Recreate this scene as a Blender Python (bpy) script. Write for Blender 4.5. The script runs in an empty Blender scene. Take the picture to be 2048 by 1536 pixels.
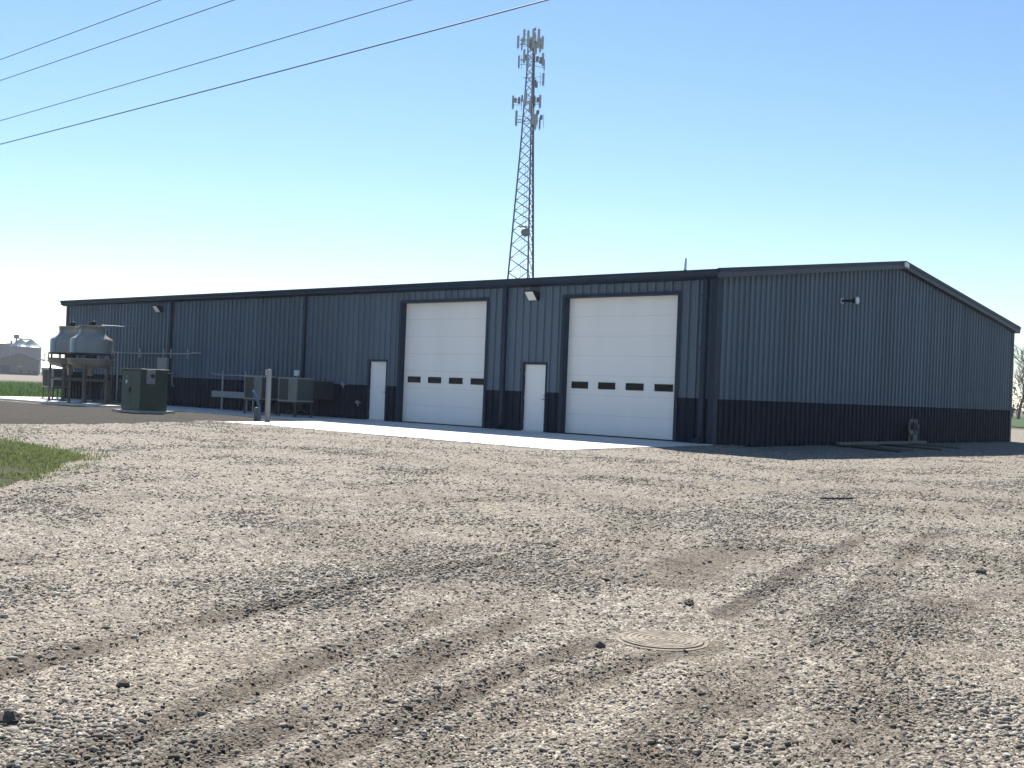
import bpy, math, random
import numpy as np
from mathutils import Vector, Matrix

# ------------------------------------------------------------------ camera, sky, sun, exposure
scn = bpy.context.scene
C = scn.collection
rng = np.random.default_rng(7)
random.seed(7)

CAM = np.array([17.43, -27.77, 1.307])
YAW, PITCH, ROLL = -0.735, 0.0053, 0.0395
fw = Vector((math.sin(YAW)*math.cos(PITCH), math.cos(YAW)*math.cos(PITCH), math.sin(PITCH)))
r0 = Vector((math.cos(YAW), -math.sin(YAW), 0)); u0 = r0.cross(fw)
rt = r0*math.cos(ROLL) + u0*math.sin(ROLL); up = u0*math.cos(ROLL) - r0*math.sin(ROLL)
cd = bpy.data.cameras.new('camera'); cam = bpy.data.objects.new('camera', cd); C.objects.link(cam)
cam.matrix_world = Matrix(((rt.x, up.x, -fw.x, CAM[0]), (rt.y, up.y, -fw.y, CAM[1]), (rt.z, up.z, -fw.z, CAM[2]), (0, 0, 0, 1)))
cd.sensor_width = 36; cd.lens = 40.147; cd.clip_start = 0.1; cd.clip_end = 9000
scn.camera = cam

SUN_TO = Vector((-3.85, 2.75, 5.0)).normalized()
SUN_EL = math.asin(SUN_TO.z); SUN_AZ = math.atan2(SUN_TO.x, SUN_TO.y)
w = bpy.data.worlds.new('World'); scn.world = w; w.use_nodes = True
nt = w.node_tree; bg = nt.nodes['Background']
sky = nt.nodes.new('ShaderNodeTexSky'); sky.sky_type = 'NISHITA'; sky.sun_disc = False
sky.sun_elevation = SUN_EL; sky.sun_rotation = SUN_AZ; sky.altitude = 200
sky.air_density = 1.0; sky.dust_density = 0.1; sky.ozone_density = 2.0
hs = nt.nodes.new('ShaderNodeHueSaturation'); hs.inputs['Saturation'].default_value = 1.14
nt.links.new(sky.outputs[0], hs.inputs['Color']); nt.links.new(hs.outputs[0], bg.inputs[0]); bg.inputs[1].default_value = 0.068
sl = bpy.data.lights.new('sun', 'SUN'); sl.energy = 5.0; sl.angle = math.radians(0.53); sl.color = (1, .94, .85)
so = bpy.data.objects.new('sun', sl); C.objects.link(so)
so.rotation_euler = (-SUN_TO).to_track_quat('-Z', 'Y').to_euler()
scn.view_settings.view_transform = 'Standard'; scn.view_settings.look = 'None'
scn.view_settings.gamma = 1; scn.view_settings.exposure = 1.1
scn.cycles.use_denoising = True
scn.cycles.max_bounces = 6; scn.cycles.volume_bounces = 0

# ------------------------------------------------------------------ helpers
def link(o, parent=None):
    C.objects.link(o)
    if parent is not None: o.parent = parent
    return o
def tag(o, label=None, cat=None, group=None, kind=None):
    for k, v in (('label', label), ('category', cat), ('group', group), ('kind', kind)):
        if v: o[k] = v
    return o
def thing(name, label, cat, loc=(0, 0, 0), rz=0, group=None):
    o = bpy.data.objects.new(name, None); o.empty_display_size = .2
    o.location = loc; o.rotation_euler.z = rz
    link(o); return tag(o, label, cat, group)
def copy_tree(o, parent=None):
    c = o.copy(); C.objects.link(c); c.parent = parent
    for ch in [x for x in bpy.data.objects if x.parent == o]: copy_tree(ch, c)
    return c

class MB:
    def __init__(s): s.v = []; s.f = []; s.m = []; s.sm = []
    def add(s, vs, fs, m=0, smooth=False):
        b = len(s.v); s.v += [tuple(v) for v in vs]
        for f in fs: s.f.append(tuple(i+b for i in f)); s.m.append(m); s.sm.append(smooth)
        return s
    def quad(s, a, b, c, d, m=0): return s.add([a, b, c, d], [(0, 1, 2, 3)], m)
    def box(s, x0, y0, z0, x1, y1, z1, m=0, bev=0):
        x0, x1 = min(x0, x1), max(x0, x1); y0, y1 = min(y0, y1), max(y0, y1); z0, z1 = min(z0, z1), max(z0, z1)
        if bev <= 0:
            vs = [(x, y, z) for z in (z0, z1) for y in (y0, y1) for x in (x0, x1)]
            return s.add(vs, [(0, 2, 3, 1), (4, 5, 7, 6), (0, 1, 5, 4), (2, 6, 7, 3), (0, 4, 6, 2), (1, 3, 7, 5)], m)
        # chamfered vertical edges and top edge
        b = bev
        ring = [(x0+b, y0), (x1-b, y0), (x1, y0+b), (x1, y1-b), (x1-b, y1), (x0+b, y1), (x0, y1-b), (x0, y0+b)]
        inn = [(x0+b, y0+b), (x1-b, y0+b), (x1-b, y0+b), (x1-b, y1-b), (x1-b, y1-b), (x0+b, y1-b), (x0+b, y1-b), (x0+b, y0+b)]
        vs = [(x, y, z0) for x, y in ring] + [(x, y, z1-b) for x, y in ring] + [(x, y, z1) for x, y in inn]
        fs = [tuple(range(7, -1, -1))]
        for k in range(8):
            j = (k+1) % 8; fs += [(k, j, 8+j, 8+k), (8+k, 8+j, 16+j, 16+k)]
        fs.append((16, 18, 20, 22))
        return s.add(vs, fs, m)
    def tube(s, pts, r, n=8, m=0, r1=None, caps=True):
        pts = [Vector(p) for p in pts]; k = len(pts); vs = []; fs = []
        ref = None
        for i, p in enumerate(pts):
            t = (pts[min(i+1, k-1)] - pts[max(i-1, 0)]).normalized()
            if ref is None: ref = Vector((0, 0, 1)) if abs(t.z) < .9 else Vector((1, 0, 0))
            a = t.cross(ref).normalized(); b = t.cross(a).normalized(); ref = -b if False else ref
            rr = r if r1 is None else r + (r1-r)*i/(k-1)
            for j in range(n):
                q = 2*math.pi*j/n; vs.append(p + a*(rr*math.cos(q)) + b*(rr*math.sin(q)))
        for i in range(k-1):
            for j in range(n): fs.append((i*n+j, i*n+(j+1) % n, (i+1)*n+(j+1) % n, (i+1)*n+j))
        s.add(vs, fs, m, n > 5)
        if caps:
            s.add(vs[:n], [tuple(range(n-1, -1, -1))], m); s.add(vs[-n:], [tuple(range(n))], m)
        return s
    def lathe(s, prof, n=24, c=(0, 0, 0), m=0, smooth=True, close=False):
        vs = []; fs = []; k = len(prof)
        for r, z in prof:
            for j in range(n):
                q = 2*math.pi*j/n; vs.append((c[0]+r*math.cos(q), c[1]+r*math.sin(q), c[2]+z))
        for i in range(k-1):
            for j in range(n): fs.append((i*n+j, i*n+(j+1) % n, (i+1)*n+(j+1) % n, (i+1)*n+j))
        s.add(vs, fs, m, smooth)
        if close: s.add(vs[:n], [tuple(range(n-1, -1, -1))], m); s.add(vs[-n:], [tuple(range(n))], m)
        return s
    def prism(s, poly, axis, a, b, m=0):
        n = len(poly)
        def P(u, v, d): return {'x': (d, u, v), 'y': (u, d, v), 'z': (u, v, d)}[axis]
        vs = [P(u, v, a) for u, v in poly] + [P(u, v, b) for u, v in poly]
        fs = [tuple(range(n-1, -1, -1)), tuple(range(n, 2*n))] + [(i, (i+1) % n, n+(i+1) % n, n+i) for i in range(n)]
        return s.add(vs, fs, m)
    def xf(s, M, start=0):
        for i in range(start, len(s.v)): s.v[i] = tuple(M @ Vector(s.v[i]))
        return s
    def build(s, name, mats, parent=None, label=None, bevel=0):
        me = bpy.data.meshes.new(name); me.from_pydata(s.v, [], s.f)
        for mt in (mats if isinstance(mats, (list, tuple)) else [mats]): me.materials.append(mt)
        me.polygons.foreach_set('material_index', s.m); me.polygons.foreach_set('use_smooth', s.sm); me.update()
        o = link(bpy.data.objects.new(name, me), parent)
        if label: o['label'] = label
        if bevel:
            b = o.modifiers.new('bevel', 'BEVEL'); b.width = bevel; b.segments = 2; b.limit_method = 'ANGLE'
        return o

def nmesh(name, v, f, mats, parent=None, smooth=False, attrs=None):
    v = np.asarray(v, np.float32); f = np.asarray(f, np.int32); k = f.shape[1]
    me = bpy.data.meshes.new(name)
    me.vertices.add(len(v)); me.vertices.foreach_set('co', v.ravel())
    me.loops.add(f.size); me.loops.foreach_set('vertex_index', f.ravel())
    me.polygons.add(len(f)); me.polygons.foreach_set('loop_start', np.arange(0, f.size, k, dtype=np.int32))
    me.polygons.foreach_set('loop_total', np.full(len(f), k, np.int32))
    if smooth: me.polygons.foreach_set('use_smooth', np.ones(len(f), bool))
    for mt in (mats if isinstance(mats, (list, tuple)) else [mats]): me.materials.append(mt)
    for an, av in (attrs or {}).items():
        a = me.attributes.new(an, 'FLOAT', 'POINT'); a.data.foreach_set('value', np.asarray(av, np.float32))
    me.update(calc_edges=True); me.validate()
    return link(bpy.data.objects.new(name, me), parent)

# ------------------------------------------------------------------ materials
def node(nt, t, **kw):
    n = nt.nodes.new(t)
    for k, v in kw.items(): setattr(n, k, v)
    return n
def mat(name, col, rough=.5, metal=0, var=.12, scale=3, bump=0, bscale=40, spec=.5, streak=0):
    m = bpy.data.materials.new(name); m.use_nodes = True; t = m.node_tree; b = t.nodes['Principled BSDF']
    b.inputs['Roughness'].default_value = rough; b.inputs['Metallic'].default_value = metal
    b.inputs['Specular IOR Level'].default_value = spec
    g = node(t, 'ShaderNodeNewGeometry')
    mp = node(t, 'ShaderNodeMapping'); t.links.new(g.outputs['Position'], mp.inputs[0])
    mp.inputs['Scale'].default_value = (1, 1, .12 if streak else 1)
    n = node(t, 'ShaderNodeTexNoise'); n.inputs['Scale'].default_value = scale; n.inputs['Detail'].default_value = 6
    t.links.new(mp.outputs[0], n.inputs['Vector'])
    r = node(t, 'ShaderNodeValToRGB')
    r.color_ramp.elements[0].position = .3; r.color_ramp.elements[1].position = .7
    r.color_ramp.elements[0].color = (*[c*(1-var) for c in col], 1); r.color_ramp.elements[1].color = (*[min(1, c*(1+var)) for c in col], 1)
    t.links.new(n.outputs[0], r.inputs[0]); t.links.new(r.outputs[0], b.inputs['Base Color'])
    if bump:
        n2 = node(t, 'ShaderNodeTexNoise'); n2.inputs['Scale'].default_value = bscale; n2.inputs['Detail'].default_value = 4
        t.links.new(g.outputs['Position'], n2.inputs['Vector'])
        bp = node(t, 'ShaderNodeBump'); bp.inputs['Strength'].default_value = min(1, bump); bp.inputs['Distance'].default_value = .02
        t.links.new(n2.outputs[0], bp.inputs['Height']); t.links.new(bp.outputs[0], b.inputs['Normal'])
    return m
M = {}
M['panel'] = mat('charcoal_panel', (.094, .134, .18), .5, 0, .07, 1.2, .12, 2.5, spec=.3, streak=1)
def sheets(m):
    t = m.node_tree; b = t.nodes['Principled BSDF']; g = node(t, 'ShaderNodeNewGeometry'); sp = node(t, 'ShaderNodeSeparateXYZ'); t.links.new(g.outputs['Position'], sp.inputs[0])
    a = node(t, 'ShaderNodeMath', operation='ADD'); t.links.new(sp.outputs[0], a.inputs[0]); t.links.new(sp.outputs[1], a.inputs[1])
    d = node(t, 'ShaderNodeMath', operation='DIVIDE'); t.links.new(a.outputs[0], d.inputs[0]); d.inputs[1].default_value = .9144
    f = node(t, 'ShaderNodeMath', operation='FLOOR'); t.links.new(d.outputs[0], f.inputs[0])
    wn = node(t, 'ShaderNodeTexWhiteNoise', noise_dimensions='1D'); t.links.new(f.outputs[0], wn.inputs['W'])
    mr = node(t, 'ShaderNodeMapRange'); t.links.new(wn.outputs['Value'], mr.inputs[0]); mr.inputs[3].default_value = .9; mr.inputs[4].default_value = 1.1
    col = b.inputs['Base Color'].links[0].from_socket; v = node(t, 'ShaderNodeVectorMath', operation='SCALE')
    t.links.new(col, v.inputs[0]); t.links.new(mr.outputs[0], v.inputs['Scale']); t.links.new(v.outputs[0], b.inputs['Base Color'])
sheets(M['panel'])
M['wains'] = mat('dark_wainscot_panel', (.004, .013, .031), .5, 0, .1, 1.2, .12, 2.5, spec=.12, streak=1)
sheets(M['wains'])
M['trim'] = mat('dark_trim', (.010, .024, .05), .5, 0, .1, 2, spec=.25)
M['fascia'] = mat('fascia_metal', (.045, .06, .085), .5, 0, .1, 2, spec=.3)
M['roof'] = mat('roof_metal', (.05, .06, .075), .4, 0, .1, 2)
M['door'] = mat('white_door', (.76, .76, .75), .45, 0, .03, 1.5, .05, 3, streak=1)
M['doorseam'] = mat('door_joint', (.5, .5, .5), .6)
M['rubber'] = mat('black_rubber', (.02, .02, .022), .7)
M['glass'] = mat('dark_glass', (.008, .013, .018), .12, 0, .3, 4, 0, spec=.12)
M['steel'] = mat('brushed_steel', (.5, .5, .5), .35, .9)
M['galv'] = mat('galvanised_steel', (.34, .36, .38), .5, .3, .15, 8)
M['white'] = mat('white_paint', (.75, .75, .73), .5, 0, .05)
M['lens'] = mat('pale_lens', (.8, .8, .78), .3, 0, .05)
M['black'] = mat('dark_housing', (.01, .014, .02), .5, spec=.2)
M['conc'] = mat('broom_concrete', (.62, .605, .57), .8, 0, .1, 2.2, .25, 90)
M['concd'] = mat('pad_concrete', (.42, .41, .39), .85, 0, .15, 3, .3, 60)
M['frp'] = mat('tan_fibreglass', (.30, .295, .26), .22, 0, .08, 2, streak=1)
M['frpd'] = mat('tan_basin', (.27, .25, .215), .5, 0, .12, 3)
M['leg'] = mat('brown_steel', (.13, .12, .10), .6, 0, .2, 6)
M['legd'] = mat('dark_steel', (.03, .035, .04), .55, 0, .2, 6)
M['green'] = mat('transformer_green', (.028, .056, .043), .5, 0, .08, 3)
M['acg'] = mat('unit_tan', (.23, .23, .21), .5, 0, .08, 4)
M['acd'] = mat('unit_grey', (.06, .08, .085), .5, 0, .08, 4)
M['coil'] = mat('condenser_coil', (.07, .075, .07), .6, .2, .3, 30)
M['grey'] = mat('grey_enclosure', (.24, .25, .265), .5, 0, .06, 4)
M['blue'] = mat('blue_hose', (.04, .13, .24), .5)
M['wood'] = mat('weathered_lumber', (.15, .135, .11), .8, 0, .25, 14, .4, 60)
M['woodd'] = mat('dark_lumber', (.05, .048, .043), .8, 0, .25, 14, .4, 60)
M['pole'] = mat('pole_wood', (.12, .1, .08), .85)
M['cable'] = mat('cable_jacket', (.03, .035, .045), .6)
M['tower'] = mat('tower_galvanised', (.11, .13, .165), .5, .3, .15, 3)
M['ant'] = mat('antenna_radome', (.36, .38, .40), .5, 0, .08, 2)
M['antd'] = mat('radio_unit', (.14, .15, .17), .5)
M['lid'] = mat('cast_lid', (.23, .195, .15), .9, 0, .4, 16, .6, 70)
M['bin'] = mat('bin_steel', (.13, .15, .18), .45, .2, .1, .4, streak=1)
M['binroof'] = mat('bin_roof_steel', (.6, .62, .64), .3, .4, .08, .4)
M['shed'] = mat('shed_siding', (.14, .14, .12), .6, 0, .05, .5)
M['shedd'] = mat('shed_dark', (.04, .055, .075), .6)
M['barnroof'] = mat('white_roof', (.75, .76, .77), .4, .1, .05, .2)
M['bark'] = mat('bark', (.13, .11, .09), .9, 0, .25, 3)
M['twig'] = mat('spring_twigs', (.17, .15, .11), .9, 0, .25, 1)
M['ever'] = mat('evergreen_foliage', (.035, .055, .03), .7, 0, .5, 1.5)
M['far'] = mat('far_woods', (.07, .08, .07), .9, 0, .3, .05)
M['orange'] = mat('orange_fabric', (.6, .1, .05), .7)
M['clod'] = mat('earth_clod', (.1, .085, .07), .95, 0, .3, 30, .6, 80)

def ground_mat(name, cols, scales, bump=.6, bs=30, rough=.95, dist=.03):
    """layered earth: cols = list of 3 colours blended by two noises"""
    m = bpy.data.materials.new(name); m.use_nodes = True; t = m.node_tree; b = t.nodes['Principled BSDF']
    b.inputs['Roughness'].default_value = rough; b.inputs['Specular IOR Level'].default_value = .15
    g = node(t, 'ShaderNodeNewGeometry')
    prev = None
    for i, sc in enumerate(scales):
        n = node(t, 'ShaderNodeTexNoise'); n.inputs['Scale'].default_value = sc; n.inputs['Detail'].default_value = 8; n.inputs['Roughness'].default_value = .65
        t.links.new(g.outputs['Position'], n.inputs['Vector'])
        r = node(t, 'ShaderNodeValToRGB'); r.color_ramp.elements[0].position = .38; r.color_ramp.elements[1].position = .62
        t.links.new(n.outputs[0], r.inputs[0])
        mx = node(t, 'ShaderNodeMix', data_type='RGBA'); t.links.new(r.outputs[0], mx.inputs[0])
        if prev is None: mx.inputs[6].default_value = (*cols[0], 1)
        else: t.links.new(prev, mx.inputs[6])
        mx.inputs[7].default_value = (*cols[i+1], 1); prev = mx.outputs[2]
    t.links.new(prev, b.inputs['Base Color'])
    n = node(t, 'ShaderNodeTexNoise'); n.inputs['Scale'].default_value = bs; n.inputs['Detail'].default_value = 6; n.inputs['Roughness'].default_value = .7
    t.links.new(g.outputs['Position'], n.inputs['Vector'])
    bp = node(t, 'ShaderNodeBump'); bp.inputs['Strength'].default_value = bump; bp.inputs['Distance'].default_value = dist
    t.links.new(n.outputs[0], bp.inputs['Height']); t.links.new(bp.outputs[0], b.inputs['Normal'])
    return m
M['far_ground'] = ground_mat('far_soil', [(0.110, 0.097, 0.076), (0.083, 0.090, 0.048), (0.138, 0.117, 0.090)], [.01, .05], .3, 2)
M['dirt'] = ground_mat('bare_earth', [(0.042, 0.036, 0.030), (0.056, 0.048, 0.041), (0.030, 0.026, 0.022)], [.8, 9], .9, 14, dist=.06)
M['crop'] = ground_mat('young_crop', [(0.041, 0.076, 0.024), (0.055, 0.097, 0.031), (0.066, 0.090, 0.041)], [.15, 4], .9, 7, dist=.12)
M['lot'] = ground_mat('pale_lot', [(0.186, 0.162, 0.141), (0.228, 0.200, 0.172), (0.138, 0.117, 0.103)], [.05, .4], .3, 3)
M['turf'] = ground_mat('turf_soil', [(0.052, 0.052, 0.024), (0.038, 0.066, 0.017), (0.062, 0.055, 0.041)], [1.2, 8], .9, 25, dist=.04)

def blade_mat(name, a, b_):
    m = mat(name, a, .6, 0, .3, 3); t = m.node_tree
    r = [n for n in t.nodes if n.type == 'VALTORGB'][0]
    r.color_ramp.elements[0].color = (*a, 1); r.color_ramp.elements[1].color = (*b_, 1)
    [n for n in t.nodes if n.type == 'TEX_NOISE'][0].inputs['Scale'].default_value = 9
    bs = t.nodes['Principled BSDF']; out = t.nodes['Material Output']
    tr = node(t, 'ShaderNodeBsdfTranslucent'); t.links.new(r.outputs[0], tr.inputs[0])
    mx = node(t, 'ShaderNodeMixShader'); mx.inputs[0].default_value = .4
    t.links.new(bs.outputs[0], mx.inputs[1]); t.links.new(tr.outputs[0], mx.inputs[2]); t.links.new(mx.outputs[0], out.inputs[0])
    return m
M['blade'] = blade_mat('grass_blade', (.10, .135, .045), (.24, .27, .11))
M['cropblade'] = blade_mat('crop_blade', (.055, .105, .03), (.095, .155, .045))

def gravel_mat():
    m = bpy.data.materials.new('crushed_gravel'); m.use_nodes = True; t = m.node_tree; b = t.nodes['Principled BSDF']
    b.inputs['Roughness'].default_value = .9; b.inputs['Specular IOR Level'].default_value = .2
    g = node(t, 'ShaderNodeNewGeometry'); L = t.links.new
    # warp
    wn = node(t, 'ShaderNodeTexNoise'); wn.inputs['Scale'].default_value = 22; L(g.outputs['Position'], wn.inputs['Vector'])
    va = node(t, 'ShaderNodeVectorMath', operation='SCALE'); L(wn.outputs['Color'], va.inputs[0]); va.inputs['Scale'].default_value = .03
    vb = node(t, 'ShaderNodeVectorMath', operation='ADD'); L(g.outputs['Position'], vb.inputs[0]); L(va.outputs[0], vb.inputs[1])
    bumps = []; cols = []
    for sc in (26, 58, 9):
        v = node(t, 'ShaderNodeTexVoronoi'); v.inputs['Scale'].default_value = sc; L(vb.outputs[0], v.inputs['Vector'])
        sep = node(t, 'ShaderNodeSeparateColor'); L(v.outputs['Color'], sep.inputs[0])
        bumps.append(v.outputs['Distance']); cols.append(sep.outputs[0])
    mul = node(t, 'ShaderNodeMath', operation='ADD'); L(cols[0], mul.inputs[0]); L(cols[1], mul.inputs[1])
    ad = node(t, 'ShaderNodeMath', operation='MULTIPLY_ADD'); L(cols[2], ad.inputs[0]); ad.inputs[1].default_value = .5; L(mul.outputs[0], ad.inputs[2])
    dv = node(t, 'ShaderNodeMath', operation='DIVIDE'); L(ad.outputs[0], dv.inputs[0]); dv.inputs[1].default_value = 2.5
    cr = node(t, 'ShaderNodeValToRGB'); e = cr.color_ramp
    e.elements[0].position = .25; e.elements[0].color = (0.090, 0.079, 0.065, 1)
    e.elements[1].position = .82; e.elements[1].color = (0.345, 0.317, 0.273, 1)
    k = e.elements.new(.5); k.color = (0.207, 0.186, 0.153, 1)
    L(dv.outputs[0], cr.inputs[0])
    # large patches: fine tan fines and greyer loose stone
    prev = cr.outputs[0]
    for sc, c, lo, hi, f in ((.35, (.25, .213, .168), .46, .66, .5), (1.3, (0.235, 0.200, 0.159), .5, .7, .4), (.9, (0.152, 0.138, 0.121), .56, .72, .45), (2.7, (0.117, 0.103, 0.086), .54, .68, .45), (3.7, (0.276, 0.248, 0.204), .56, .68, .4), (6.5, (0.117, 0.102, 0.083), .54, .66, .4)):
        n = node(t, 'ShaderNodeTexNoise'); n.inputs['Scale'].default_value = sc; n.inputs['Detail'].default_value = 7; n.inputs['Roughness'].default_value = .6
        L(g.outputs['Position'], n.inputs['Vector'])
        mr = node(t, 'ShaderNodeMapRange'); L(n.outputs[0], mr.inputs[0]); mr.inputs[1].default_value = lo; mr.inputs[2].default_value = hi; mr.inputs[4].default_value = f
        mx = node(t, 'ShaderNodeMix', data_type='RGBA'); L(mr.outputs[0], mx.inputs[0]); L(prev, mx.inputs[6]); mx.inputs[7].default_value = (*c, 1); prev = mx.outputs[2]
    # exposed damp earth in the ruts
    at = node(t, 'ShaderNodeAttribute'); at.attribute_name = 'earth'
    n = node(t, 'ShaderNodeTexNoise'); n.inputs['Scale'].default_value = 14; n.inputs['Detail'].default_value = 6; L(g.outputs['Position'], n.inputs['Vector'])
    er = node(t, 'ShaderNodeValToRGB'); er.color_ramp.elements[0].color = (0.041, 0.034, 0.027, 1); er.color_ramp.elements[1].color = (0.148, 0.123, 0.095, 1)
    er.color_ramp.elements[0].position = .3; er.color_ramp.elements[1].position = .75; L(n.outputs[0], er.inputs[0])
    mr = node(t, 'ShaderNodeMath', operation='MULTIPLY_ADD'); L(n.outputs[0], mr.inputs[0]); mr.inputs[1].default_value = 1.2; mr.inputs[2].default_value = -.6
    sm = node(t, 'ShaderNodeMath', operation='ADD', use_clamp=True); L(at.outputs['Fac'], sm.inputs[0])
    mm = node(t, 'ShaderNodeMath', operation='MULTIPLY'); L(mr.outputs[0], mm.inputs[0]); L(at.outputs['Fac'], mm.inputs[1]); L(mm.outputs[0], sm.inputs[1])
    mx = node(t, 'ShaderNodeMix', data_type='RGBA'); L(sm.outputs[0], mx.inputs[0]); L(prev, mx.inputs[6]); L(er.outputs[0], mx.inputs[7])
    v3 = node(t, 'ShaderNodeTexVoronoi'); v3.inputs['Scale'].default_value = 95; L(vb.outputs[0], v3.inputs['Vector'])
    sp = node(t, 'ShaderNodeSeparateColor'); L(v3.outputs['Color'], sp.inputs[0])
    gr = node(t, 'ShaderNodeMath', operation='ADD'); L(sp.outputs[1], gr.inputs[0]); L(cols[1], gr.inputs[1])
    n5 = node(t, 'ShaderNodeTexNoise'); n5.inputs['Scale'].default_value = 11; n5.inputs['Detail'].default_value = 8; n5.inputs['Roughness'].default_value = .8; L(g.outputs['Position'], n5.inputs['Vector'])
    g2 = node(t, 'ShaderNodeMath', operation='MULTIPLY_ADD'); L(n5.outputs[0], g2.inputs[0]); g2.inputs[1].default_value = 2.2; g2.inputs[2].default_value = -1.1
    g3 = node(t, 'ShaderNodeMath', operation='ADD'); L(gr.outputs[0], g3.inputs[0]); L(g2.outputs[0], g3.inputs[1])
    gm = node(t, 'ShaderNodeMapRange'); L(g3.outputs[0], gm.inputs[0]); gm.inputs[1].default_value = .1; gm.inputs[2].default_value = 1.9; gm.inputs[3].default_value = .38; gm.inputs[4].default_value = 1.6
    gx_ = node(t, 'ShaderNodeVectorMath', operation='SCALE'); L(mx.outputs[2], gx_.inputs[0]); L(gm.outputs[0], gx_.inputs['Scale'])
    L(gx_.outputs[0], b.inputs['Base Color'])
    h = node(t, 'ShaderNodeMath', operation='MULTIPLY_ADD'); L(bumps[0], h.inputs[0]); h.inputs[1].default_value = 1.2; L(bumps[1], h.inputs[2])
    iv = node(t, 'ShaderNodeMath', operation='MULTIPLY'); L(h.outputs[0], iv.inputs[0]); iv.inputs[1].default_value = -1
    bp = node(t, 'ShaderNodeBump'); bp.inputs['Strength'].default_value = .6; bp.inputs['Distance'].default_value = .018
    L(iv.outputs[0], bp.inputs['Height']); L(bp.outputs[0], b.inputs['Normal'])
    return m
M['gravel'] = gravel_mat()
def stone_mat():
    m = bpy.data.materials.new('loose_stone'); m.use_nodes = True; t = m.node_tree; b = t.nodes['Principled BSDF']; L = t.links.new
    b.inputs['Roughness'].default_value = .85; b.inputs['Specular IOR Level'].default_value = .25
    at = node(t, 'ShaderNodeAttribute'); at.attribute_name = 'tone'
    cr = node(t, 'ShaderNodeValToRGB'); e = cr.color_ramp
    e.elements[0].color = (0.083, 0.068, 0.052, 1); e.elements[1].color = (0.469, 0.435, 0.380, 1)
    k = e.elements.new(.3); k.color = (0.179, 0.159, 0.128, 1); k = e.elements.new(.7); k.color = (0.297, 0.266, 0.221, 1)
    L(at.outputs['Fac'], cr.inputs[0]); L(cr.outputs[0], b.inputs['Base Color'])
    return m
M['stone'] = stone_mat()

# ------------------------------------------------------------------ noise and terrain functions
def _h(ix, iy, s):
    n = (ix*374761393 + iy*668265263 + s*1274126177) & 0xffffffff
    n = ((n ^ (n >> 13))*1274126177) & 0xffffffff
    return ((n ^ (n >> 16)) & 0xffff)/65535.
def vnoise(x, y, s=0):
    ix = np.floor(x).astype(np.int64); iy = np.floor(y).astype(np.int64); fx = x-ix; fy = y-iy
    fx = fx*fx*(3-2*fx); fy = fy*fy*(3-2*fy)
    return (_h(ix, iy, s)*(1-fx)+_h(ix+1, iy, s)*fx)*(1-fy)+(_h(ix, iy+1, s)*(1-fx)+_h(ix+1, iy+1, s)*fx)*fy
def fbm(x, y, o=4, s=0):
    r = 0; a = .5
    for i in range(o): r = r+a*vnoise(x*2**i, y*2**i, s+i*17); a *= .5
    return r/(1-.5**o)
def ss(a, b, x):
    t = np.clip((x-a)/(b-a), 0, 1); return t*t*(3-2*t)
def G(x, y):
    return -.10-.26*ss(2, 26, .53*np.asarray(x, float)-.85*np.asarray(y, float))
def pdist(x, y, pts):
    """distance to a polyline, signed side, fraction along it"""
    d = np.full(x.shape, 1e9); sgn = np.zeros(x.shape); fr = np.zeros(x.shape); n = len(pts)-1
    for i in range(n):
        (ax, ay), (bx, by) = pts[i], pts[i+1]; ux, uy = bx-ax, by-ay; L2 = ux*ux+uy*uy
        t = np.clip(((x-ax)*ux+(y-ay)*uy)/L2, 0, 1); ex = x-ax-t*ux; ey = y-ay-t*uy; q = np.hypot(ex, ey)
        k = q < d; d = np.where(k, q, d); sgn = np.where(k, np.sign(ux*ey-uy*ex), sgn); fr = np.where(k, (i+t)/n, fr)
    return d, sgn, fr
RUTS = [  # points, half width, depth, earth strength
    ([(11.3, -25.9), (11.1, -24.92), (10.74, -23.68), (10.63, -23.15), (10.19, -21.38), (10.04, -20.02), (9.9, -18)], .13, .03, .75),
    ([(13.0, -26.2), (12.72, -25.19), (12.35, -24.36), (12.01, -23.4), (11.48, -21.87), (11.0, -19.8)], .13, .025, .75),
    ([(13.4, -26.0), (13.11, -25.1), (12.8, -23.82), (12.21, -22.5), (11.8, -20.8)], .14, .025, .8),
    ([(13.8, -25.9), (13.48, -24.68), (13.18, -23.65), (12.9, -22.67), (12.86, -22.12), (12.6, -21)], .11, .02, .9),
    ([(14.1, -25.6), (13.76, -24.35), (13.54, -23.37), (13.27, -21.75), (13.35, -20.6)], .12, .02, .7),
    ([(14.8, -24.8), (14.5, -23.51), (14.11, -22.24), (13.62, -21.15)], .22, .015, .75),
    ([(12.95, -20.6), (12.69, -19.62), (12.09, -17.58), (11.7, -15.92), (11.2, -14)], .09, .03, .8),
    ([(11.75, -19.6), (11.61, -19.18), (11.12, -17.37), (10.89, -15.79)], .32, .012, .7),
    ([(13.5, -19.9), (13.38, -19.36), (12.6, -16.5), (11.95, -14.2), (11.76, -12.05)], .12, .02, .55),
    ([(15.2, -23.1), (14.6, -21.2), (14.1, -19.6), (13.5, -17.2)], .25, .012, .5),
    ([(4, -19.5), (6.5, -15.5), (10.5, -11), (16, -7)], .25, .01, .35),
    ([(1, -15.5), (5, -11.2), (10, -8.2), (18, -5)], .3, .01, .3),
    ([(-8, -13.5), (0, -11.5), (8, -14.5), (11, -19)], .3, .01, .3),
    ([(-12, -11), (-2, -9.3), (7, -11.5), (10.5, -15)], .3, .01, .25),
]
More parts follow.
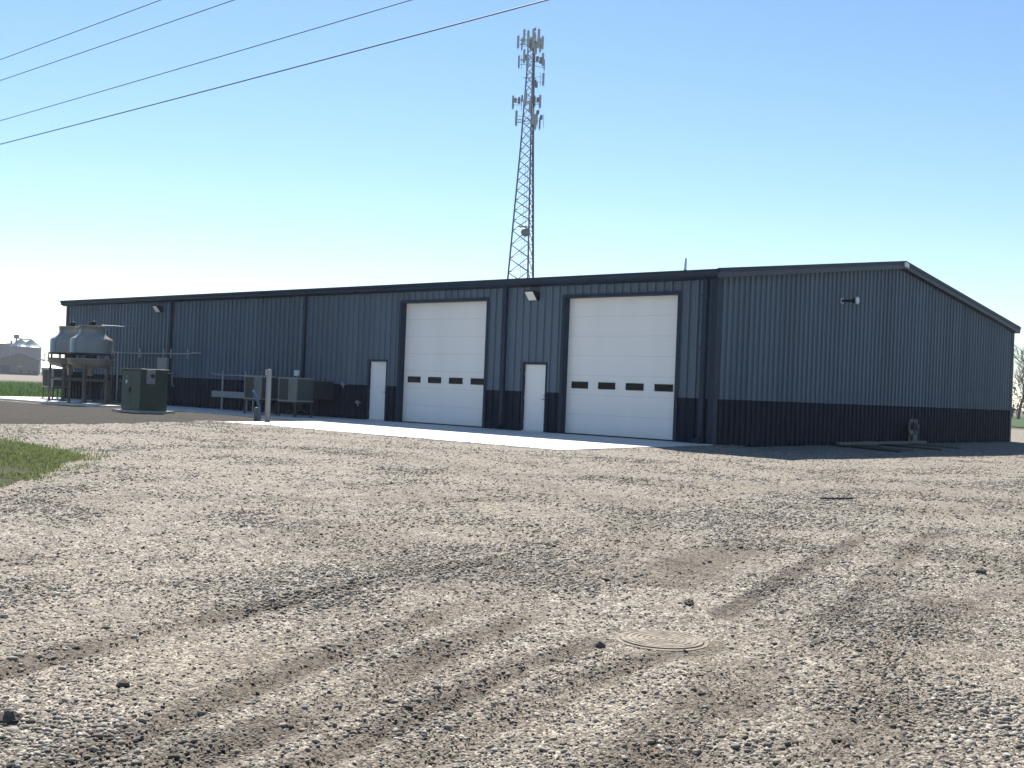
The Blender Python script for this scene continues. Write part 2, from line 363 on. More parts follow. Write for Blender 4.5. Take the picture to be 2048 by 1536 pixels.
def terrain(x, y):
    z = G(x, y)+.03*(fbm(x*.25, y*.25, 3, 5)-.5)+.02*(fbm(x*1.6, y*1.6, 3, 9)-.5)
    e = np.zeros(x.shape)
    jit = .06*(fbm(x*2.2, y*2.2, 3, 31)-.5)
    for k, (p, hw, dp, st) in enumerate(RUTS):
        d, sg, fr = pdist(x, y, p); d = d+jit*(1+hw*4)
        end = ss(0, .12, fr)*ss(1, .85, fr)
        prof = np.exp(-(d/hw)**4)
        dp = dp*.5
        z = z-dp*prof*end+dp*.8*np.exp(-((d-hw*1.5)/(hw*.45))**2)*end
        patch = ss(.25, .6, fbm(x*1.1+k*7, y*1.1, 4, 60+k))
        e = np.maximum(e, min(1, st*1.25)*np.exp(-(d/(hw*1.35))**4)*end*(.45+.55*patch))
        tr = np.exp(-(d/(hw*.8))**4)*end
        z = z+tr*.007*np.sin(d*150+.6*np.sin(fr*60))
    # tread prints in the soft fines
    for (cx, cy, rad, ang, fq) in ((14.0, -20.2, .75, .9, 62), (13.0, -23.4, .5, .62, 55), (15.0, -22.9, .5, .9, 60)):
        mk = np.exp(-((x-cx)**2+(y-cy)**2)/rad**2); z = z+mk*.011*np.sin((x*math.cos(ang)+y*math.sin(ang))*fq+2*np.sin(y*3))
        e = np.maximum(e, .5*mk*(.6+.4*np.sin((x*math.cos(ang)+y*math.sin(ang))*fq+2*np.sin(y*3)+1.5)))
    pt = ss(.56, .72, fbm(x*.55, y*.55, 4, 77))*.35
    near = ss(26, 12, np.hypot(x-CAM[0], y-CAM[1]))
    e = np.maximum(e, pt*near)
    rl = np.hypot(x-13.0, y+21.24); z = z+(ss(.75, .36, rl))*(-.365-z)
    dx = np.maximum(np.maximum(-14.05-x, x-.08), 0); dy = np.maximum(-6.75-y, 0); d = np.hypot(dx, dy)
    z = np.maximum(z, np.where(y < 1, -.012-.0112*np.clip(-y, 0, 6.75)-.055*d+.03*(fbm(x*2, y*2, 3, 44)-.6), -9))
    return z, e
def tz(x, y): return float(terrain(np.array([float(x)]), np.array([float(y)]))[0][0])

# ------------------------------------------------------------------ ground sheets
def grid(name, xs, ys, zf, m):
    X, Y = np.meshgrid(xs, ys); Z = zf(X, Y); nx, ny = len(xs), len(ys)
    v = np.stack([X, Y, Z], -1).reshape(-1, 3); i = np.arange(nx*ny).reshape(ny, nx)
    f = np.stack([i[:-1, :-1], i[:-1, 1:], i[1:, 1:], i[1:, :-1]], -1).reshape(-1, 4)
    return tag(nmesh(name, v, f, m, smooth=True), kind='structure')
q = np.concatenate([np.linspace(-2400, -130, 16), np.linspace(-120, 120, 49), np.linspace(130, 2400, 16)])
grid('ground', q, q, lambda x, y: G(x, y)-.09, M['far_ground'])

# gravel yard: rings round the place where people stand, finer near, out to the edge of the yard
R_ = [1.6]
while R_[-1] < 95: R_.append(R_[-1]+max(.016, .0005*R_[-1]**2))
R_ = np.array(R_); A_ = np.linspace(YAW-1.0, YAW+1.05, 880)
RR, AA = np.meshgrid(R_, A_, indexing='ij')
X = CAM[0]+RR*np.sin(AA); Y = CAM[1]+RR*np.cos(AA)
Z, E = terrain(X, Y)
cell = np.clip(RR*.0024, .008, .06)
rough = np.clip(1-1.1*ss(.35, .8, E)*.6, .2, 1)
Z = Z+(rng.random(Z.shape)-.5)*np.clip(cell*.75, 0, .02)*(1-.55*ss(12, 30, RR))*rough
Z = np.where((X < -.2) & (Y > .15) & (X > -38), G(X, Y)-.08, Z)
i = np.arange(Z.size).reshape(Z.shape)
f = np.stack([i[:-1, :-1], i[:-1, 1:], i[1:, 1:], i[1:, :-1]], -1).reshape(-1, 4)
gy = nmesh('gravel_yard', np.stack([X, Y, Z], -1).reshape(-1, 3), f, M['gravel'], smooth=False, attrs={'earth': E.ravel()})
tag(gy, kind='structure')

def poly_sheet(name, poly, step, zf, m, rag=0, seed=3):
    """a flat-ish sheet cut to an outline with a ragged rim"""
    poly = np.array(poly, float); pts = []
    n = len(poly)
    for k in range(n):
        a, b = poly[k], poly[(k+1) % n]; c = max(1, int(np.hypot(*(b-a))/step))
        for t in range(c): pts.append(a+(b-a)*t/c)
    pts = np.array(pts); ctr = pts.mean(0)
    if rag:
        an = np.arange(len(pts)); rr = (fbm(an*.35, an*0+seed, 3, seed)-.5)*2*rag
        d = pts-ctr; pts = pts+d/np.linalg.norm(d, axis=1, keepdims=True)*rr[:, None]
    L = 14; rings = [ctr+(pts-ctr)*s for s in np.linspace(1, .02, L)]
    P = np.concatenate(rings); k = len(pts)
    Zs = zf(P[:, 0], P[:, 1]); edge = np.concatenate([np.full(k, -.06)]+[np.zeros(k)]*(L-1))
    v = np.column_stack([P, Zs+edge]); f = []
    for a in range(L-1):
        for b in range(k): f.append((a*k+b, a*k+(b+1) % k, (a+1)*k+(b+1) % k, (a+1)*k+b))
    f = np.array(f)
    n0 = np.cross(v[f[0, 1]]-v[f[0, 0]], v[f[0, 2]]-v[f[0, 0]])
    if n0[2] < 0: f = f[:, ::-1]
    return tag(nmesh(name, v, f, m, smooth=True), kind='structure')
poly_sheet('dirt_ground', [(-12.1, -14.9), (-11.95, -12), (-12.9, -9.4), (-14.4, -6.6), (-14.5, -2.4), (-27, -2.2), (-27, -4.3), (-40, -4.5), (-48, -9), (-60, -22), (-40, -28), (-20, -22)],
           .4, lambda x, y: G(x, y)+.035+.05*(fbm(x*.9, y*.9, 4, 3)-.5), M['dirt'], .25)
poly_sheet('crop_field', [(-39.5, 12), (-40.2, 0), (-41, -5), (-46, -9.5), (-57, -22), (-68, -38), (-178, 10), (-142, 43), (-122, 61), (-90, 60)],
           1.5, lambda x, y: G(x, y)+.02+.12*(fbm(x*.4, y*.4, 3, 8)-.5), M['crop'], .5)
poly_sheet('pale_road', [(-121.5, 62), (-143, 43.5), (-179, 11), (-186, 15), (-149, 48), (-125, 67)], 4, lambda x, y: G(x, y)+.03, M['lot'])
poly_sheet('bare_field', [(-126, 68), (-150, 49), (-187, 16), (-330, 70), (-370, 140), (-330, 210)], 8, lambda x, y: G(x, y)+.02, M['lot'])
poly_sheet('grass_field', [(-14, 70), (20, 78), (40, 200), (-40, 250), (-72, 246), (-60, 130)], 3, lambda x, y: G(x, y)+.03+.1*(fbm(x*.3, y*.3, 3, 4)-.5), M['crop'], .8)
PATCH = [(-6.84, -17.04), (-5.34, -17.09), (-3.38, -17.33), (-1.94, -17.67), (-.97, -18.44), (.43, -19.54), (1.6, -20.47), (1.96, -20.91), (1.5, -22.6), (-1.5, -23.8), (-6, -22.5), (-8.4, -19.5)]
pc = np.array(PATCH).mean(0)
def patch_z(x, y):
    d, _, _ = pdist(x, y, PATCH+[PATCH[0]])
    return terrain(x, y)[0]+.02+.10*ss(0, 1.3, d)+.05*(fbm(x*1.5, y*1.5, 3, 2)-.5)
poly_sheet('grass_verge', PATCH, .18, patch_z, M['turf'], .16)

def inside(x, y, poly):
    r = np.zeros(x.shape, bool); n = len(poly); j = n-1
    for k in range(n):
        (xi, yi), (xj, yj) = poly[k], poly[j]
        r ^= ((yi > y) != (yj > y)) & (x < (xj-xi)*(y-yi)/(yj-yi+1e-12)+xi); j = k
    return r
def blades(name, x, y, z, h, wd, m, lean=.5):
    n = len(x); a = rng.random(n)*6.283; l = a+rng.normal(0, 1.2, n); k = lean*rng.random(n)*h
    dx, dy = np.cos(a)*wd/2, np.sin(a)*wd/2; tx, ty = np.cos(l)*k, np.sin(l)*k
    v = np.stack([np.stack([x-dx, y-dy, z], -1), np.stack([x+dx, y+dy, z], -1),
                  np.stack([x+dx*.7+tx*.4, y+dy*.7+ty*.4, z+h*.6], -1), np.stack([x-dx*.7+tx*.4, y-dy*.7+ty*.4, z+h*.6], -1),
                  np.stack([x+tx, y+ty, z+h], -1)], 1).reshape(-1, 3)
    b = np.arange(n)[:, None]*5
    f = np.concatenate([b+[0, 1, 2], b+[0, 2, 3], b+[3, 2, 4]])
    return nmesh(name, v, f, m)
n = 90000
gx = rng.uniform(-9, 2.6, n); gyy = rng.uniform(-24.5, -16.6, n)
dn = fbm(gx*1.1, gyy*1.1, 4, 12)
dd, _, _ = pdist(gx, gyy, PATCH+[PATCH[0]])
bare = np.exp(-(((gx+4.4)/1.5)**2+((gyy+18.0)/.32)**2))+np.exp(-(((gx-.2)/1.1)**2+((gyy+20.6)/.35)**2))*.9
k = inside(gx, gyy, PATCH) & (rng.random(n) < np.clip((dn-.36)*5, .03, 1)*(1-np.clip(bare, 0, .97)))
k |= (~inside(gx, gyy, PATCH)) & (dd < .55) & (rng.random(n) < .3*(dn > .5)*(1-dd/.6))
gx, gyy = gx[k], gyy[k]
tag(blades('grass', gx, gyy, patch_z(gx, gyy)-.01, rng.uniform(.025, .08, len(gx)), rng.uniform(.012, .024, len(gx)), M['blade'], .8), 'short green spring grass on the earth island in the gravel', 'grass', kind='stuff')
n = 26000
cr = rng.random(n)**1.5; ca = rng.uniform(-1.36, -.98, n); cr = 52+cr*85
cx, cy = CAM[0]+cr*np.sin(ca), CAM[1]+cr*np.cos(ca)
k = inside(cx, cy, [(-40.2, 12), (-40.6, 0), (-41.5, -5), (-47, -9), (-58, -22), (-68, -37), (-170, 10), (-140, 42), (-120, 58), (-90, 58)])
cx, cy = cx[k], cy[k]
tag(blades('crop_leaves', cx, cy, G(cx, cy), rng.uniform(.14, .32, len(cx)), rng.uniform(.05, .12, len(cx)), M['cropblade'], .9), 'young green crop growing beyond the concrete slab', 'crop', kind='stuff')

# loose gravel: individual crushed stones lying on the yard
def stones():
    V0 = np.array([(-1, 1.618, 0), (1, 1.618, 0), (-1, -1.618, 0), (1, -1.618, 0), (0, -1, 1.618), (0, 1, 1.618), (0, -1, -1.618), (0, 1, -1.618), (1.618, 0, -1), (1.618, 0, 1), (-1.618, 0, -1), (-1.618, 0, 1)])/1.9
    F0 = np.array([(0, 11, 5), (0, 5, 1), (0, 1, 7), (0, 7, 10), (0, 10, 11), (1, 5, 9), (5, 11, 4), (11, 10, 2), (10, 7, 6), (7, 1, 8), (3, 9, 4), (3, 4, 2), (3, 2, 6), (3, 6, 8), (3, 8, 9), (4, 9, 5), (2, 4, 11), (6, 2, 10), (8, 6, 7), (9, 8, 1)])
    xs, ys, ss_ = [], [], []
    for r_a, r_b, dens, s0 in ((3.6, 7, 3600, .0056), (7, 11, 2400, .0059), (11, 16, 1200, .0069), (16, 26, 450, .0086), (26, 40, 140, .0115)):
        area = .62*(r_b**2-r_a**2)/1.0
        n = int(area*dens); r = np.sqrt(rng.uniform(r_a**2, r_b**2, n)); a = rng.uniform(YAW-.56, YAW+.68, n)
        xs.append(CAM[0]+r*np.sin(a)); ys.append(CAM[1]+r*np.cos(a)); ss_.append(s0*np.exp(rng.normal(0, .5, n)))
    x = np.concatenate(xs); y = np.concatenate(ys); s = np.concatenate(ss_)
    z, e = terrain(x, y)
    den = fbm(x*.8, y*.8, 4, 21); keep = rng.random(len(x)) < np.clip((den-.33)*3.0, .2, 1)*(1-.3*np.clip(e, 0, 1))
    keep &= ((x-13.0)**2+(y+21.24)**2 > .33**2) & ~inside(x, y, PATCH) & ~((x < .1) & (y > -6.6+.9*(fbm(x*1.2, y*0, 3, 91)-.5))) & ~((x < 0) & (y > 0))
    z = np.where((x < .08) & (x > -14.05) & (y > -6.75), -.075+(y+6.75)*.0111, z)
    x, y, z, s, e, den = x[keep], y[keep], z[keep], s[keep], e[keep], den[keep]
    pile = sum(np.exp(-((x-px)**2+(y-py)**2)/r2**2) for px, py, r2 in ((13.9, -21.15, .45), (15.3, -22.1, .6), (15.7, -21.4, .6), (12.2, -25.3, .5), (10.4, -22.2, .45), (13.3, -23.9, .3), (14.6, -22.9, .3), (11.3, -20.6, .7)))
    s = s*(1+.8*np.clip(pile, 0, 1)*(rng.random(len(x)) < .55))
    # ridges of bigger loose stone beside the wheel tracks
    s = s*(1+.35*ss(.52, .7, den))
    s = np.minimum(s, .021+.006*rng.random(len(s)))
    n = len(x); ax = rng.random((n, 3))*6.283
    sc = s[:, None]*np.stack([rng.uniform(.8, 1.4, n), rng.uniform(.7, 1.2, n), rng.uniform(.3, .68, n)], -1)
    loc = V0[None]*(1+.62*(rng.random((n, 12))-.5))[..., None]*sc[:, None]
    ca, sa = np.cos(ax[:, 0]), np.sin(ax[:, 0]); tl = rng.normal(0, .42, n); ct, st = np.cos(tl), np.sin(tl)
    px = loc[..., 0]; py = loc[..., 1]*ct[:, None]-loc[..., 2]*st[:, None]; pz = loc[..., 1]*st[:, None]+loc[..., 2]*ct[:, None]
    v = np.stack([x[:, None]+px*ca[:, None]-py*sa[:, None], y[:, None]+px*sa[:, None]+py*ca[:, None], z[:, None]+pz+s[:, None]*.12], -1).reshape(-1, 3)
    f = (F0[None]+(np.arange(n)*12)[:, None, None]).reshape(-1, 3)
    tone = np.clip(rng.beta(2.2, 2.2, n)*.95+.06-.4*e*(rng.random(n) < .7), 0, 1)
    return nmesh('gravel', v, f, M['stone'], attrs={'tone': np.repeat(tone, 12)})
tag(stones(), 'loose crushed grey stone covering the yard', 'gravel', kind='stuff')

# ------------------------------------------------------------------ concrete
def slab(name, x0, x1, y0, y1, z1, z0s, jx, jy, m, th=.35):
    """slab whose front edge (y0) drops to z0s, split into bays by narrow joints"""
    mb = MB(); xs = np.linspace(x0, x1, jx+1); ys = np.linspace(y0, y1, jy+1); g = .006
    zz = lambda y: z0s+(z1-z0s)*(y-y0)/(y1-y0)
    for a in range(jx):
        for b in range(jy):
            X0, X1 = xs[a]+(g if a else 0), xs[a+1]-(g if a < jx-1 else 0); Y0, Y1 = ys[b]+(g if b else 0), ys[b+1]-(g if b < jy-1 else 0)
            t = [(X0, Y0, zz(Y0)), (X1, Y0, zz(Y0)), (X1, Y1, zz(Y1)), (X0, Y1, zz(Y1))]
            lo = [(p[0], p[1], p[2]-th) for p in t]
            mb.add(t+lo, [(0, 1, 2, 3), (7, 6, 5, 4), (0, 4, 5, 1), (1, 5, 6, 2), (2, 6, 7, 3), (3, 7, 4, 0)])
    return tag(mb.build(name, m), kind='structure')
slab('concrete_apron', -14.05, .08, -6.75, -.02, 0, -.075, 4, 2, M['conc'])
slab('walkway', -27.0, -14.06, -2.5, -.02, .002, -.02, 4, 1, M['conc'])
slab('equipment_slab', -39.6, -27.01, -4.25, -.02, .003, -.01, 3, 1, M['conc'])
slab('transformer_pad', -22.0, -20.2, -6.25, -4.7, .02, .02, 1, 1, M['concd'])

# ------------------------------------------------------------------ the metal building
L_, W_, HE, HR = 38.2, 24.24, 4.94, 6.47
SLOPE = (HR-HE)/(W_/2)
bld = thing('metal_building', 'long charcoal metal building with dark wainscot and two tall white overhead doors', 'building')
PITCH_ = .3048
def profile(a, b):
    """rib profile: list of (coordinate, depth)"""
    out = []; k0 = int(math.floor(a/PITCH_))-1; k1 = int(math.ceil(b/PITCH_))+1
    for k in range(k0, k1+1):
        c = k*PITCH_
        out += [(c-.05, 0), (c-.03, .055), (c+.03, .055), (c+.05, 0)]
        for q in (.3333, .6667):
            e = c+q*PITCH_; out += [(e-.017, 0), (e-.008, .007), (e+.008, .007), (e+.017, 0)]
    return out
def ribbed(a, b, z0, ztop, holes, put):
    """put(coord, depth, z) -> point. holes = (a0, a1, ztop)"""
    pr = [p for p in profile(a, b) if a < p[0] < b]
    def depth(c):
        for (c0, d0), (c1, d1) in zip(P, P[1:]):
            if c0 <= c <= c1: return d0+(d1-d0)*(c-c0)/(c1-c0+1e-9)
        return 0
    P = profile(a, b)
    xs = sorted(set([a, b]+[p[0] for p in pr]+[h for q in holes for h in q[:2]]+([W_/2] if a < W_/2 < b and callable(ztop) else [])))
    mb = MB()
    for c0, c1 in zip(xs, xs[1:]):
        mid = (c0+c1)/2; zb = z0
        for h0, h1, hz in holes:
            if h0 < mid < h1: zb = max(zb, hz)
        t0, t1 = (ztop(c0), ztop(c1)) if callable(ztop) else (ztop, ztop)
        if zb >= min(t0, t1): continue
        mb.quad(put(c0, depth(c0), zb), put(c1, depth(c1), zb), put(c1, depth(c1), t1), put(c0, depth(c0), t0))
    return mb
DOORS = [(-5.50, -1.27, 4.27), (-13.10, -8.90, 4.27)]
MAN = [(-7.125, -6.195, 2.16), (-14.74, -13.81, 2.16)]
holes = [(a, b, h) for a, b, h in DOORS]+[(a-.05, b+.05, h+.05) for a, b, h in MAN]
ZW = 1.28
front = lambda c, d, z: (c, -d, z)
ribbed(-L_, 0, ZW, 4.70, holes, front).build('wall', M['panel'], bld)
ribbed(-L_, 0, -.12, ZW, holes, front).build('wainscot', M['wains'], bld)
gz_top = lambda c: HE+SLOPE*(W_/2-abs(c-W_/2))-.1
side = lambda c, d, z: (d, c, z)
ribbed(0, W_, ZW, gz_top, [], side).build('wall', M['panel'], bld)
ribbed(0, W_, -.25, ZW, [], side).build('wainscot', M['wains'], bld)
mb = MB()
mb.quad((-L_, W_, -.2), (0, W_, -.2), (0, W_, HE), (-L_, W_, HE))
mb.add([(-L_, 0, -.2), (-L_, W_, -.2), (-L_, W_, HE-.05), (-L_, W_/2, HR-.05), (-L_, 0, HE-.05)], [(4, 3, 2, 1, 0)])
mb.build('wall', M['panel'], bld)
# base flashing line between the two colours
mb = MB(); mb.box(-L_, -.040, ZW-.012, 0, -.002, ZW+.012)
# roof
mb = MB(); ov = .2
for s in (0, 1):
    ya, yb = (-.16, W_/2) if s == 0 else (W_/2, W_+.16)
    za, zb = (HE-.02, HR) if s == 0 else (HR, HE-.02)
    mb.add([(-L_-.3, ya, za), (ov, ya, za), (ov, yb, zb), (-L_-.3, yb, zb), (-L_-.3, ya, za-.05), (ov, ya, za-.05), (ov, yb, zb-.05), (-L_-.3, yb, zb-.05)],
           [(0, 1, 2, 3), (7, 6, 5, 4), (0, 4, 5, 1), (1, 5, 6, 2), (2, 6, 7, 3), (3, 7, 4, 0)])
for k in range(int(L_/.6)):
    x = -L_+.2+k*.6
    mb.add([(x, -.15, HE+.02), (x+.04, -.15, HE+.02), (x+.04, W_/2, HR+.035), (x, W_/2, HR+.035)], [(0, 1, 2, 3)])
mb.build('roof', M['roof'], bld)
# gutter along the front eave
mb = MB()
gp = [(-.165, 4.93), (-.30, 4.93), (-.30, 4.86), (-.265, 4.80), (-.265, 4.73), (-.10, 4.66), (-.04, 4.66), (-.04, 4.74), (-.165, 4.78)]
mb.prism(gp, 'x', -L_-.28, .2); mb.build('gutter', M['trim'], bld)
# rake trims: dark drip edge over a lighter fascia
for s in (0, 1):
    y0, y1 = (-.30, W_/2) if s == 0 else (W_/2+.001, W_+.22)
    zt = lambda y: HE+SLOPE*(W_/2-abs(y-W_/2))
    def strip(a, b, xo, th, nm, mt):
        m_ = MB(); q = []
        for (x_) in (xo, xo-th):
            q += [(x_, y0, zt(y0)+a), (x_, y1, zt(y1)+a), (x_, y1, zt(y1)+b), (x_, y0, zt(y0)+b)]
        m_.add(q, [(0, 1, 2, 3), (7, 6, 5, 4), (0, 4, 5, 1), (3, 2, 6, 7), (0, 3, 7, 4), (1, 5, 6, 2)]); m_.build(nm, mt, bld)
    strip(-.07, .05, ov+.07, .09, 'rake_trim', M['trim'])
    strip(-.23, -.075, ov+.045, .06, 'fascia', M['fascia'])
    m_ = MB()
    m_.quad((ov, y0, zt(y0)-.232), (ov, y1, zt(y1)-.232), (-.01, y1, zt(y1)-.232), (-.01, y0, zt(y0)-.232)); m_.build('soffit', M['trim'], bld)
MB().prism([(W_/2-.16, HR-.17), (W_/2+.20, HR-.20), (W_/2+.20, HR-.05), (W_/2, HR-.0), (W_/2-.16, HR-.03)], 'x', ov+.03, ov+.10).build('ridge_end_cap', M['white'], bld)
mb = MB(); mb.box(.001, -.066, -.2, .066, .15, 4.7); mb.box(-.13, -.066, -.12, .0, -.057, 4.66); mb.build('corner_trim', M['trim'], bld)
mb = MB(); mb.box(-L_-.05, -.066, 0, -L_+.16, -.057, 4.66); mb.box(-L_-.05, -.057, 0, -L_-.002, .15, 4.7); mb.build('corner_trim', M['trim'], bld)
mb = MB(); mb.box(.057, W_-.15, -.2, .066, W_+.05, 4.7); mb.box(-.15, W_+.002, -.2, .057, W_+.05, 4.7); mb.build('corner_trim', M['trim'], bld)
def downspout(x):
    mb = MB(); mb.box(x-.075, -.165, .22, x+.075, -.045, 4.70, bev=.012)
    mb.prism([(-.165, .22), (-.045, .22), (-.045, .13), (-.42, .02), (-.46, .10), (-.165, .19)], 'x', x-.074, x+.074)
    for z in (1.1, 2.7, 4.2): mb.box(x-.1, -.172, z-.025, x+.1, -.04, z+.025)
    return mb.build('downspout', M['trim'], bld)
for x in (-.30, -8.0, -18.64, -28.35): downspout(x)
# overhead doors
for a, b, h in DOORS:
    yd = .18
    od = MB()
    z = .03
    while z < h-.02:
        t = min(z+.61, h+.05); od.box(a-.05, yd, z+.004, b+.05, yd+.05, t-.004, bev=0)
        od.box(a-.05, yd+.004, t-.004, b+.05, yd+.04, t+.004, m=1); z = t
    o = od.build('overhead_door', [M['door'], M['doorseam']], bld)
    MB().box(a, yd-.01, .002, b, yd+.045, .03).build('bottom_seal', M['rubber'], o)
    for k in range(4):
        cx = a+.22+.31+k*1.055 if b > -3 else a+.24+.31+k*1.05
        m_ = MB(); x0, x1, z0, z1 = cx-.325, cx+.325, 1.44, 1.655
        m_.box(x0, yd-.02, z0, x1, yd+.001, z0+.03); m_.box(x0, yd-.02, z1-.03, x1, yd+.001, z1)
        m_.box(x0, yd-.02, z0+.03, x0+.03, yd+.001, z1-.03); m_.box(x1-.03, yd-.02, z0+.03, x1, yd+.001, z1-.03)
        m_.box(x0+.03, yd-.006, z0+.03, x1-.03, yd-.001, z1-.03, m=1); m_.build('window', [M['black'], M['glass']], o)
    fr = MB()
    fr.box(a-.11, -.066, -.02, a, -.056, h+.1); fr.box(b, -.066, -.02, b+.11, -.056, h+.1); fr.box(a, -.066, h, b, -.056, h+.1)
    fr.box(a-.004, -.056, -.02, a, yd, h); fr.box(b, -.056, -.02, b+.004, yd, h); fr.box(a, -.056, h, b, yd, h+.004)
    fr.build('door_frame', M['trim'], bld)
for a, b, h in MAN:
    d = MB(); d.box(a+.004, .02, .035, b-.004, .065, h-.004); o = d.build('door', M['door'], bld)
    MB().box(a, -.06, 0, b, .06, .03).build('threshold', M['steel'], o)
    hd = MB(); hx = b-.09
    hd.lathe([(0, 0), (.035, 0), (.035, .02), (.016, .025), (.016, .05)], 14, (0, 0, 0)); hd.xf(Matrix.Translation((hx, .02, 1.05)) @ Matrix.Rotation(math.pi/2, 4, 'X'))
    hd.tube([(hx, -.03, 1.05), (hx-.12, -.035, 1.05)], .012, 8)
    hd.build('handle', M['steel'], o)
    n0 = 0; hd = MB(); hd.lathe([(0, 0), (.03, 0), (.03, .02), (0, .025)], 14, (0, 0, 0)); hd.xf(Matrix.Translation((hx, .02, 1.17)) @ Matrix.Rotation(math.pi/2, 4, 'X'), n0)
    hd.build('deadbolt', M['steel'], o)
    for z in (.3, 1.08, 1.86): MB().tube([(a+.006, .012, z-.05), (a+.006, .012, z+.05)], .011, 8).build('hinge', M['steel'], o)
    fr = MB(); fr.box(a-.055, -.068, 0, a, .07, h+.055); fr.box(b, -.068, 0, b+.055, .07, h+.055); fr.box(a, -.068, h, b, .07, h+.055)
    fr.box(a-.07, -.075, h+.055, b+.07, -.03, h+.07)
    fr.build('door_frame', M['trim'], bld)

# ------------------------------------------------------------------ fixtures on the building
def wall_light(x, z, label):
    t = thing('wall_light', label, 'wall light', (x, -.04, z), group='flood lights on the front wall'); t.scale = (.92, .92, .92)
    MB().prism([(0, .14), (-.36, .17), (-.34, .13), (-.12, -.15), (0, -.15)], 'x', -.2, .2).build('housing', M['black'], t)
    m_ = MB(); a = Vector((0, -.352, .125)); b = Vector((0, -.128, -.148)); nrm = Vector((0, -.77, -.63))*.008
    m_.add([Vector((s*.18, 0, 0))+p+nrm*k for k in (0, 1) for p in (a, b) for s in (-1, 1)], [(0, 1, 3, 2), (4, 6, 7, 5), (0, 4, 5, 1), (2, 3, 7, 6), (0, 2, 6, 4), (1, 5, 7, 3)])
    m_.build('lens', M['lens'], t)
wall_light(-6.78, 4.36, 'dark wall light with pale tilted lens between the two overhead doors')
wall_light(-29.35, 4.35, 'dark wall light with pale tilted lens high above the cooling equipment')
t = thing('exhaust_vent', 'round capped exhaust pipe sticking out of the ribbed gable wall', 'vent', (0.037, 7.65, 4.70))
rot = Matrix.Rotation(math.pi/2, 4, 'Y')
m_ = MB(); m_.lathe([(.04, 0), (.13, 0), (.13, .015), (.04, .02)], 24); m_.xf(rot); m_.build('flange', M['galv'], t)
m_ = MB(); m_.lathe([(.045, .015), (.045, .40)], 18); m_.xf(rot); m_.build('pipe', M['trim'], t)
m_ = MB(); m_.lathe([(.045, .38), (.08, .385), (.08, .52), (.0, .52)], 20); m_.xf(rot); m_.build('collar', M['trim'], t)
m_ = MB(); m_.lathe([(0, .525), (.12, .525), (.125, .54), (.12, .56), (0, .575)], 24); m_.xf(rot); m_.build('cap', M['white'], t)
zs = HE+SLOPE*6
t = thing('vent_stack', 'thin white vent pipe standing up from the roof', 'pipe', (-5.1, 6, zs-.02))
MB().lathe([(.045, 0), (.045, .5), (.038, .5), (.038, .3)], 16).build('pipe', M['white'], t)
MB().lathe([(.14, 0), (.13, .03), (.06, .07), (.048, .1)], 16).build('boot', M['rubber'], t)

# gas meter set on the gable wall
t = thing('gas_meter', 'grey gas meter set on pipe legs against the gable wall', 'gas meter', (.25, 13.3, G(.25, 13.3)))
MB().box(-.15, -.2, .42, .15, .2, .78, bev=.04).build('meter_body', M['legd'], t)
MB().lathe([(0, 0), (.11, 0), (.11, .04), (0, .05)], 20).xf(Matrix.Translation((.15, 0, .62)) @ rot).build('dial', M['legd'], t)
m_ = MB(); m_.tube([(0, -.32, 0), (0, -.32, .5), (0, -.32, .86), (0, -.12, .9), (0, -.12, .78)], .03, 8); m_.build('inlet_pipe', M['acg'], t)
m_ = MB(); m_.tube([(0, .12, .78), (0, .12, .9), (0, .34, .88), (0, .34, .4), (-.2, .34, .35)], .03, 8); m_.build('outlet_pipe', M['acg'], t)
MB().lathe([(0, 0), (.1, .02), (.12, .07), (.1, .12), (.03, .14), (.03, .2)], 16).xf(Matrix.Translation((0, -.34, .42)) @ rot).build('regulator', M['acg'], t)
m_ = MB(); m_.box(-.08, -.16, 0, .08, .26, .38, bev=.02); m_.build('stand', M['acd'], t)

# lumber lying in the gable shade
def plank(name, a, b, wd, th, lift, m, label, grp=None, cat='plank'):
    a, b = Vector((*a, 0)), Vector((*b, 0)); d = b-a; Ln = d.length; ang = math.atan2(d.y, d.x); c = (a+b)/2
    m_ = MB(); m_.box(-Ln/2, -wd/2, 0, Ln/2, wd/2, th)
    o = m_.build(name, m, bevel=.004); za, zb = tz(a.x, a.y), tz(b.x, b.y)
    o.location = (c.x, c.y, max(za, zb)+lift); o.rotation_euler = (0, math.atan2(za-zb, Ln), ang)
    return tag(o, label, cat, grp)
plank('timber_beam', (.85, 6.1), (.72, 13.3), .14, .09, .055, M['wood'], 'longest pale timber lying along the gable wall on top of the others', cat='timber')
for (a, b, m, lb) in (((.35, 6.75), (3.35, 5.05), 'woodd', 'dark board in the gable shade, nearest the building corner'),
                      ((.45, 7.7), (3.2, 6.4), 'wood', 'pale greyish board in the gable shade, second from the building corner'),
                      ((.3, 10.2), (3.15, 8.55), 'woodd', 'dark squared board in the gable shade, third from the building corner'),
                      ((.3, 12.8), (2.7, 11.35), 'wood', 'board in the gable shade lying nearest the gas meter')):
    plank('board', a, b, .12, .05, .006, M[m], lb, 'boards fanned out in the gable shade', 'board')
m_ = MB(); m_.lathe([(0, 0), (.42, .0), (.45, .05), (.4, .1), (.1, .13), (0, .13)], 9, smooth=False)
o = m_.build('stone_slab', M['wood']); o.location = (.42, 9.2, tz(.42, 9.2)+.02); o.scale = (.5, 1.5, 1); tag(o, 'low pale flat lump lying between the gable wall and the long timber', 'slab')
plank('steel_rod', (9.0, -11.1), (9.34, -10.66), .03, .03, .01, M['legd'], 'thin dark rod lying alone on the gravel', cat='rod')

